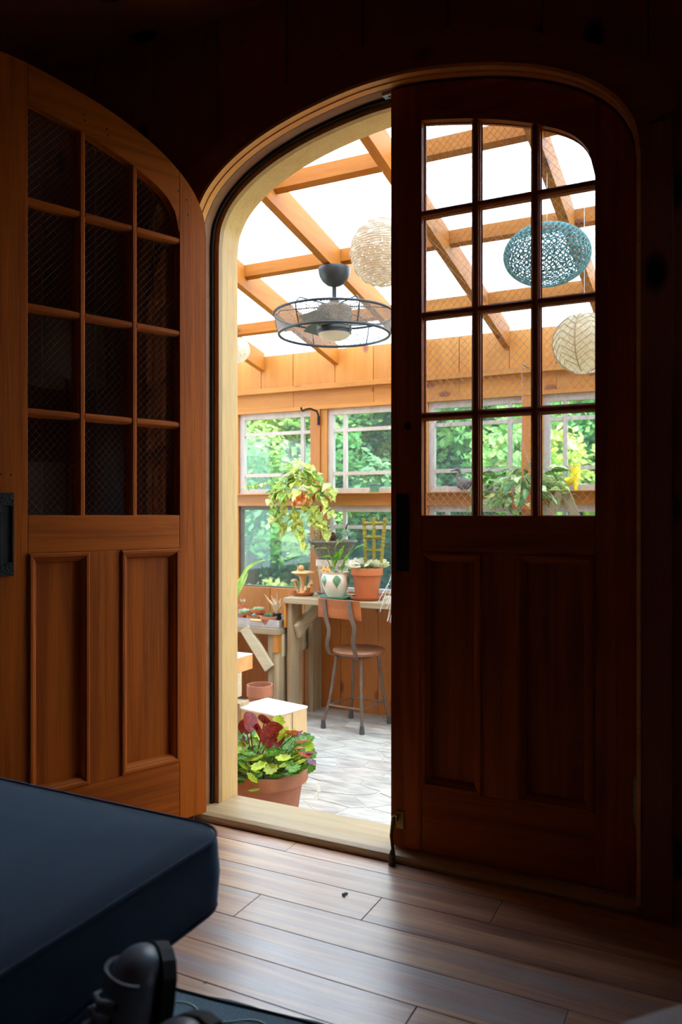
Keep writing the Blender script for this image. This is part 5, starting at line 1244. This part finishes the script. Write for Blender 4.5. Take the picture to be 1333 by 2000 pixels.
# boots
LEATH = plain('black_boot_leather', (.26,.31,.36), .34, 0, .5, 18, .25, .5); LACE = plain('grey_blue_laces', (.42,.52,.60), .7, 0, .3, 90)
def boot(label, toe, toedir, heel, side, s=1.0):
    toe = Vector(toe); heel = Vector(heel); up = (toe-heel); L = up.length; z = up.normalized()      # sole runs heel->toe
    f = Vector(toedir); f = (f - z*f.dot(z)).normalized(); x = z.cross(f)                            # f: instep direction (top of the foot)
    r = thing('boot', label, 'boot', (heel.x, heel.y, max(0, heel.z-.05)), 'pair of black lace-up boots')
    W_ = lambda a, b, c: heel + x*a*s + f*b*s + z*c*L
    secs = [(-.02,.034,.02,.10),(.08,.037,.0,.10),(.28,.036,0,.115),(.48,.041,0,.092),(.66,.048,0,.074),(.82,.049,0,.066),(.93,.043,.0,.056),(.99,.030,.004,.043),(1.015,.012,.012,.030)]
    vs = []; K = 14
    for c, hw_, b0, b1 in secs:
        for k in range(K):
            a = 2*pi*k/K; u_ = cos(a); v_ = sin(a)
            vs.append(W_(hw_*math.copysign(abs(u_)**.75,u_), (b0+b1)/2+(b1-b0)/2*math.copysign(abs(v_)**.8,v_), c))
    n = len(secs); fs_ = [(i*K+k, i*K+(k+1) % K, (i+1)*K+(k+1) % K, (i+1)*K+k) for i in range(n-1) for k in range(K)]+[tuple(range(K-1,-1,-1)), tuple(range((n-1)*K,n*K))]
    MB().add(vs, fs_).build('upper', LEATH, r, smooth=True, sub=1)
    MB().prism([(hw_*1.08*sg, c*L) for sg, lst in ((1,secs),(-1,list(reversed(secs)))) for c, hw_, *_ in lst], 0, 1).v
    so = MB(); pl_ = [(hw_*1.10*sg, c) for sg, lst in ((1,secs),(-1,list(reversed(secs)))) for c, hw_, *_ in lst]
    vs = [W_(a, -.010, c) for a, c in pl_]+[W_(a, .008, c) for a, c in pl_]; n = len(pl_)
    so.add(vs, [tuple(range(n)), tuple(range(2*n-1,n-1,-1))]+[(i,i+n,(i+1)%n+n,(i+1)%n) for i in range(n)]).build('sole', BLACK, r)
    sh = MB(); sh.tube([W_(0,.055,.16), W_(0,.105,.15)-Vector((0,0,.03)), Vector((heel.x+.06, heel.y-.20, .058))], [.048*s,.046*s,.055*s], 16).build('shaft', LEATH, r, smooth=True)
    tcp = MB(); tcp.tube([W_(.048*cos(t), .038+.030*sin(t), .90) for t in [i*pi/10 for i in range(11)]], .003, 6).build('toe_cap_seam', LEATH, r, smooth=True)
    for i in range(5):
        c = .54+.062*i; b = .088-.0035*i
        MB().tube([W_(-.030,b-.016,c-.01), W_(-.012,b+.001,c), W_(.012,b+.001,c+.006), W_(.030,b-.016,c+.016)], .0042, 7).build('lace', LACE, r, smooth=True)
        for sg in (-1,1): MB().ball(W_(sg*.031,b-.018,c+(.0 if sg < 0 else .012)), .0055, 6).build('eyelet', IRON, r, smooth=True)
    return r
tq = at(322,1868,1.0)
boot('black leather lace-up boot leaning toe-up beside the ottoman', at(318,1852,.82), (-.62,-.80,.30), at(318,1852,.82)+Vector((-.01,-.06,-.265)), 1, 1.0)
boot('second black boot lower down, just its toe showing at the frame bottom', at(384,1985,.74), (-.3,-.85,.45), at(384,1985,.74)+Vector((.05,-.06,-.24)), 1)
# rug
rgm, t_, b_ = newmat('blue_patterned_rug'); tcn = N(t_, 'ShaderNodeTexCoord'); nz = N(t_, 'ShaderNodeTexNoise'); nz.inputs['Scale'].default_value = 300; t_.links.new(tcn.outputs['Object'], nz.inputs[0])
vo = N(t_, 'ShaderNodeTexVoronoi'); vo.inputs['Scale'].default_value = 11; t_.links.new(tcn.outputs['Object'], vo.inputs[0])
c_ = mix(t_, ramp(t_, vo.outputs['Distance'], [(.25,(1,1,1)),(.33,(0,0,0))]).outputs[0], (.11,.18,.24), (.07,.12,.40)); c_ = mix(t_, .45, c_, ramp(t_, nz.outputs[0], [(.3,(.06,.09,.11)),(.7,(.28,.36,.40))]).outputs[0])
t_.links.new(c_, b_.inputs['Base Color']); b_.inputs['Roughness'].default_value = .95
ru = thing('rug', 'dark blue rug with a wavy pale teal line at the frame bottom', 'rug', (-1.0,1.3,0))
e0, e1 = ground(368,1935,.006), ground(640,2003,.006); dv = (e1-e0).normalized(); nv = Vector((dv.y,-dv.x,0))
if nv.y > 0: nv = -nv
n = 40; pf = []
for i in range(n+1):
    p = e0-dv*.9+dv*1.9*i/n+nv*.004*sin(i*1.7); pf.append(p)
far = [p+nv*1.5 for p in reversed(pf)]
MB().prism([(p.x,p.y) for p in pf+far], .0005, .007, 'xy').build('pile', rgm, ru)
def wavy(off, amp, wl, r, col, nm):
    pts = [e0-dv*.9+dv*1.9*i/150+nv*(off+amp*sin(i/150*1.9/wl*2*pi)) for i in range(151)]
    MB().tube([(p.x,p.y,.0072) for p in pts], r, 5).build(nm, col, ru, smooth=True)
wavy(.055, .016, .16, .0028, plain('pale_teal_yarn', (.45,.65,.60), .9), 'wavy_line')
wavy(.008, .001, .3, .004, plain('dark_binding', (.02,.03,.035), .9), 'edge_binding')
for i in range(10):
    p = e0-dv*.4+dv*.155*i+nv*.12; MB().lathe([(.016,.0065),(.010,.0078),(.001,.008)], (p.x,p.y,0), 14, cap=False).build('flower_dot', plain('tan_yarn', (.40,.26,.16), .9) if 'tan_yarn' not in bpy.data.materials else bpy.data.materials['tan_yarn'], ru)
# grey sofa arm at the lower right corner
sa = thing('armchair', 'blurred grey upholstered armchair arm at the lower right corner', 'armchair', (0.05,.4,0))
GREY = plain('grey_upholstery', (.50,.46,.46), .95, 0, .15, 60)
ap1 = at(985,2003,.70); ap2 = at(1333,1885,.80)
pts = []
m = MB(); 
def armsec(x, y, zt__, r): return [(x, y+r*cos(a)*1.0-r*.2, zt__-r+r*sin(a)) for a in [pi*i/10 for i in range(11)]]
vs = []; secs = [(-.36,.62,.38,.05),(-.29,.66,.44,.07),(-.21,.70,.505,.08),(-.12,.745,.565,.085),(-.04,.78,.605,.09),(.05,.80,.63,.09),(.5,.80,.64,.09)]
for x, y, zt__, r in secs: vs += armsec(x, y-r, zt__, r)+[(x, y-2.1*r, .06), (x, y, .06)]
K = 13; fs_ = [(i*K+k, i*K+(k+1) % K, (i+1)*K+(k+1) % K, (i+1)*K+k) for i in range(len(secs)-1) for k in range(K)]+[tuple(range(K-1,-1,-1)), tuple(range((len(secs)-1)*K,len(secs)*K))]
m.add(vs, fs_).build('arm', GREY, sa, smooth=True, sub=1)
MB().box((.0,-.4,.06),(.5,.55,.40)).build('seat', GREY, sa, bevel=.03)
for a, b in ((.05,-.3),(.45,-.3),(.45,.5),(.02,.52)): MB().lathe([(.018,0),(.025,.062)], (a,b,0), 10).build('foot', bpy.data.materials['black_wood'], sa)
# reflected lamp on the right side of the room (outside the frame)
def floor_lamp(x, y, zs0, zs1, r, label):
    fl = thing('floor_lamp', label, 'lamp', (x,y,0))
    MB().lathe([(.13,0),(.13,.015),(.02,.03)], (x,y,0), 24).build('base', IRON, fl, smooth=True)
    MB().lathe([(.009,.03),(.009,zs1-.03)], (x,y,0), 10).build('pole', IRON, fl)
    MB().lathe([(r*1.0,zs0),(r*.92,zs1)], (x,y,0), 36, cap=False).build('lamp_shade', SHADECLOTH, fl, solid=.002)
    return fl
floor_lamp(.42, 1.80, 1.69, 2.06, .20, 'floor lamp with white drum shade, seen mirrored in the open door panes')
hc = thing('high_back_chair', 'pale linen high-backed chair, seen mirrored in the lowest door panes', 'chair', (.88,1.68,0)); LIN = plain('ribbed_linen', (.62,.58,.48), .9, 0, .3, 50)
MB().box((.62,1.50,.45),(.70,1.86,1.28)).build('backrest', LIN, hc, bevel=.03); MB().box((.70,1.50,.36),(1.15,1.86,.46)).build('seat', LIN, hc, bevel=.03)
for a, b in ((.66,1.54),(1.11,1.54),(.66,1.82),(1.11,1.82)): MB().bar((a,b,0),(a,b,.37),.035,.035).build('leg', bpy.data.materials['black_wood'], hc)
# bits on the floor
for (px, py, lab) in ((675,1749,'dark dried leaf scrap on the laminate floor'),(398,1916,'tiny white paper fleck on the floor above the rug')):
    p = ground(px, py, .0); m = MB(); g = random.Random(px)
    for k in range(6 if px > 500 else 1):
        a = g.uniform(0, 6.28); m.bar(p+Vector((.003*cos(a),.003*sin(a),.002)), p+Vector((.009*cos(a),.009*sin(a),.003)), .004, .002)
    o_ = m.build('floor_scrap', plain('scrap_'+str(px), (.05,.04,.035) if px > 500 else (.8,.8,.8), .9)); tag(o_, lab, 'debris'); o_.data.transform(Matrix.Translation(-p)); o_.location = p

# ---------------------------------------------------------------- outdoors
gr = struct('ground', 'grassy slope outside the sunroom')
GM = plain('lawn', (.10,.20,.03), .95, 0, .5, 3, 0, c2=(.05,.12,.02))
MB().box((-45,5.3,-1.4),(25,60,-1.2)).build('lawn', GM, gr)
TL = [leafmat('sunlit_tree_leaf', (.40,.48,.07), (.84,.84,.34), .9, .5, rough=.5), leafmat('mid_tree_leaf', (.08,.24,.07), (.36,.52,.15), .9, .5, rough=.5), leafmat('shaded_tree_leaf', (.03,.13,.075), (.14,.30,.13), .9, .5, rough=.5)]  # yellow highlights and teal shade of the foliage put into the leaf colours
BARK = plain('tree_bark', (.12,.09,.06), .9, 0, .4, 8)
def foliage_mesh(seed, n, rx, rz, leaf, mat, clumps=26):
    g = random.Random(seed); cl = []
    for i in range(clumps):
        a = g.uniform(0, 2*pi); t = g.uniform(-1, 1); q = sqrt(1-t*t); r = g.uniform(.5, .95)
        cl.append((Vector((rx*r*q*cos(a), rx*r*q*sin(a), rz*r*t)), g.uniform(.28, .5)*rx*.8))
    vs = []; fs_ = []
    for i in range(n):
        c, cr = g.choice(cl); d = Vector((g.gauss(0,1), g.gauss(0,1), g.gauss(0,1))).normalized()
        p = c + d*cr*g.uniform(.55, 1.05); u = Vector((g.gauss(0,1), g.gauss(0,1), g.gauss(0,.5))).normalized(); v = d.cross(u)
        if v.length < .1: continue
        v.normalize(); s = leaf*g.uniform(.6, 1.3); o = len(vs)
        vs += [p-u*s, p+v*s*.55+d*s*.1, p+u*s, p-v*s*.55+d*s*.1]; fs_.append((o,o+1,o+2,o+3))
    me = bpy.data.meshes.new('foliage'); me.from_pydata([tuple(v) for v in vs], [], fs_); me.materials.append(mat); me.update(); return me
FM = [foliage_mesh(1, 9000, 1.9, 1.9, .085, TL[0]), foliage_mesh(2, 9000, 2.0, 2.1, .085, TL[1]), foliage_mesh(3, 8000, 2.2, 2.2, .09, TL[2])]
SM = [foliage_mesh(4, 5000, 1.0, .7, .055, TL[0], 16), foliage_mesh(5, 5000, 1.0, .7, .055, TL[1], 16)]
tk = MB().tube([(0,0,0),(.05,0,1.2),(0,.04,2.6),(.06,0,3.6)], [.13,.11,.08,.03], 10); tko = tk.build('trunk', BARK, None, smooth=True); TKM = tko.data; bpy.data.objects.remove(tko)
tg = random.Random(5)
def tree(x, y, kind, s, zc, label, group):
    r = thing('tree', label, 'tree', (x, y, -1.2), group)
    o = place(FM[kind], 'foliage', r, (x, y, zc), Euler((0,0,tg.uniform(0,6))).to_quaternion(), s); o['kind'] = 'stuff'
    t2 = place(TKM, 'trunk', r, (x, y, -1.2), None, (1,1,max(.3,(zc+1.2)/3.0))); return r
kinds = ['bright sunlit yellow-green', 'mid green', 'deep blue-green']
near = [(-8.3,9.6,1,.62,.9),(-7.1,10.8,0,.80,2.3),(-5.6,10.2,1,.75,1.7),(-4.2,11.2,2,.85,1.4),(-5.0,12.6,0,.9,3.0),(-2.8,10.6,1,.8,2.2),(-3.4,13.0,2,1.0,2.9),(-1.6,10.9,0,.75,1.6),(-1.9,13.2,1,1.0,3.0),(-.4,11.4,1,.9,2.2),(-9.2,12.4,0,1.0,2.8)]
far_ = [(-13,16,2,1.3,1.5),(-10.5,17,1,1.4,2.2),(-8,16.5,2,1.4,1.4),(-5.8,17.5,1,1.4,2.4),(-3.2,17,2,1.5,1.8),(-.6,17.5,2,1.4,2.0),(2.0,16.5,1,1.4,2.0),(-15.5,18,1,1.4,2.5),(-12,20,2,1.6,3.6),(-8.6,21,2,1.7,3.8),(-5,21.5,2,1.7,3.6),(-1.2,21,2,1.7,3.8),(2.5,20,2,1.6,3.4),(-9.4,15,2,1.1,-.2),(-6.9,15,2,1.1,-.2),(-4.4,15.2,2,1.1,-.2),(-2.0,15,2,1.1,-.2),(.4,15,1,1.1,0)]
for i, (x, y, k, s, zc) in enumerate(near):
    tree(x, y, k, s, zc, kinds[k]+' leafy tree nearest the sunroom windows', 'trees just outside the windows')
for i, (x, y, k, s, zc) in enumerate(far_):
    tree(x, y, k, s, zc, kinds[k]+' tree in the woods far behind', 'trees of the woods behind')
for i, (x, y, k, s, zc) in enumerate([(-5.7,8.3,0,.75,-.75),(-4.6,8.0,0,.7,-.8),(-6.9,8.6,0,.8,-.8),(-3.6,8.4,1,.8,-.7),(-2.6,8.2,0,.7,-.7),(-1.6,8.6,1,.8,-.7),(-.6,8.3,0,.8,-.7),(-8.2,9.2,1,.9,-.7),(-6.2,10.0,0,1.0,-.6),(-5.0,9.6,0,.9,-.7)]):
    r = thing('shrub', kinds[k]+' shrub low outside the windows', 'shrub', (x, y, -1.2), 'shrubs below the windows')
    o = place(SM[k], 'foliage', r, (x, y, zc), Euler((0,0,tg.uniform(0,6))).to_quaternion(), s); o['kind'] = 'stuff'
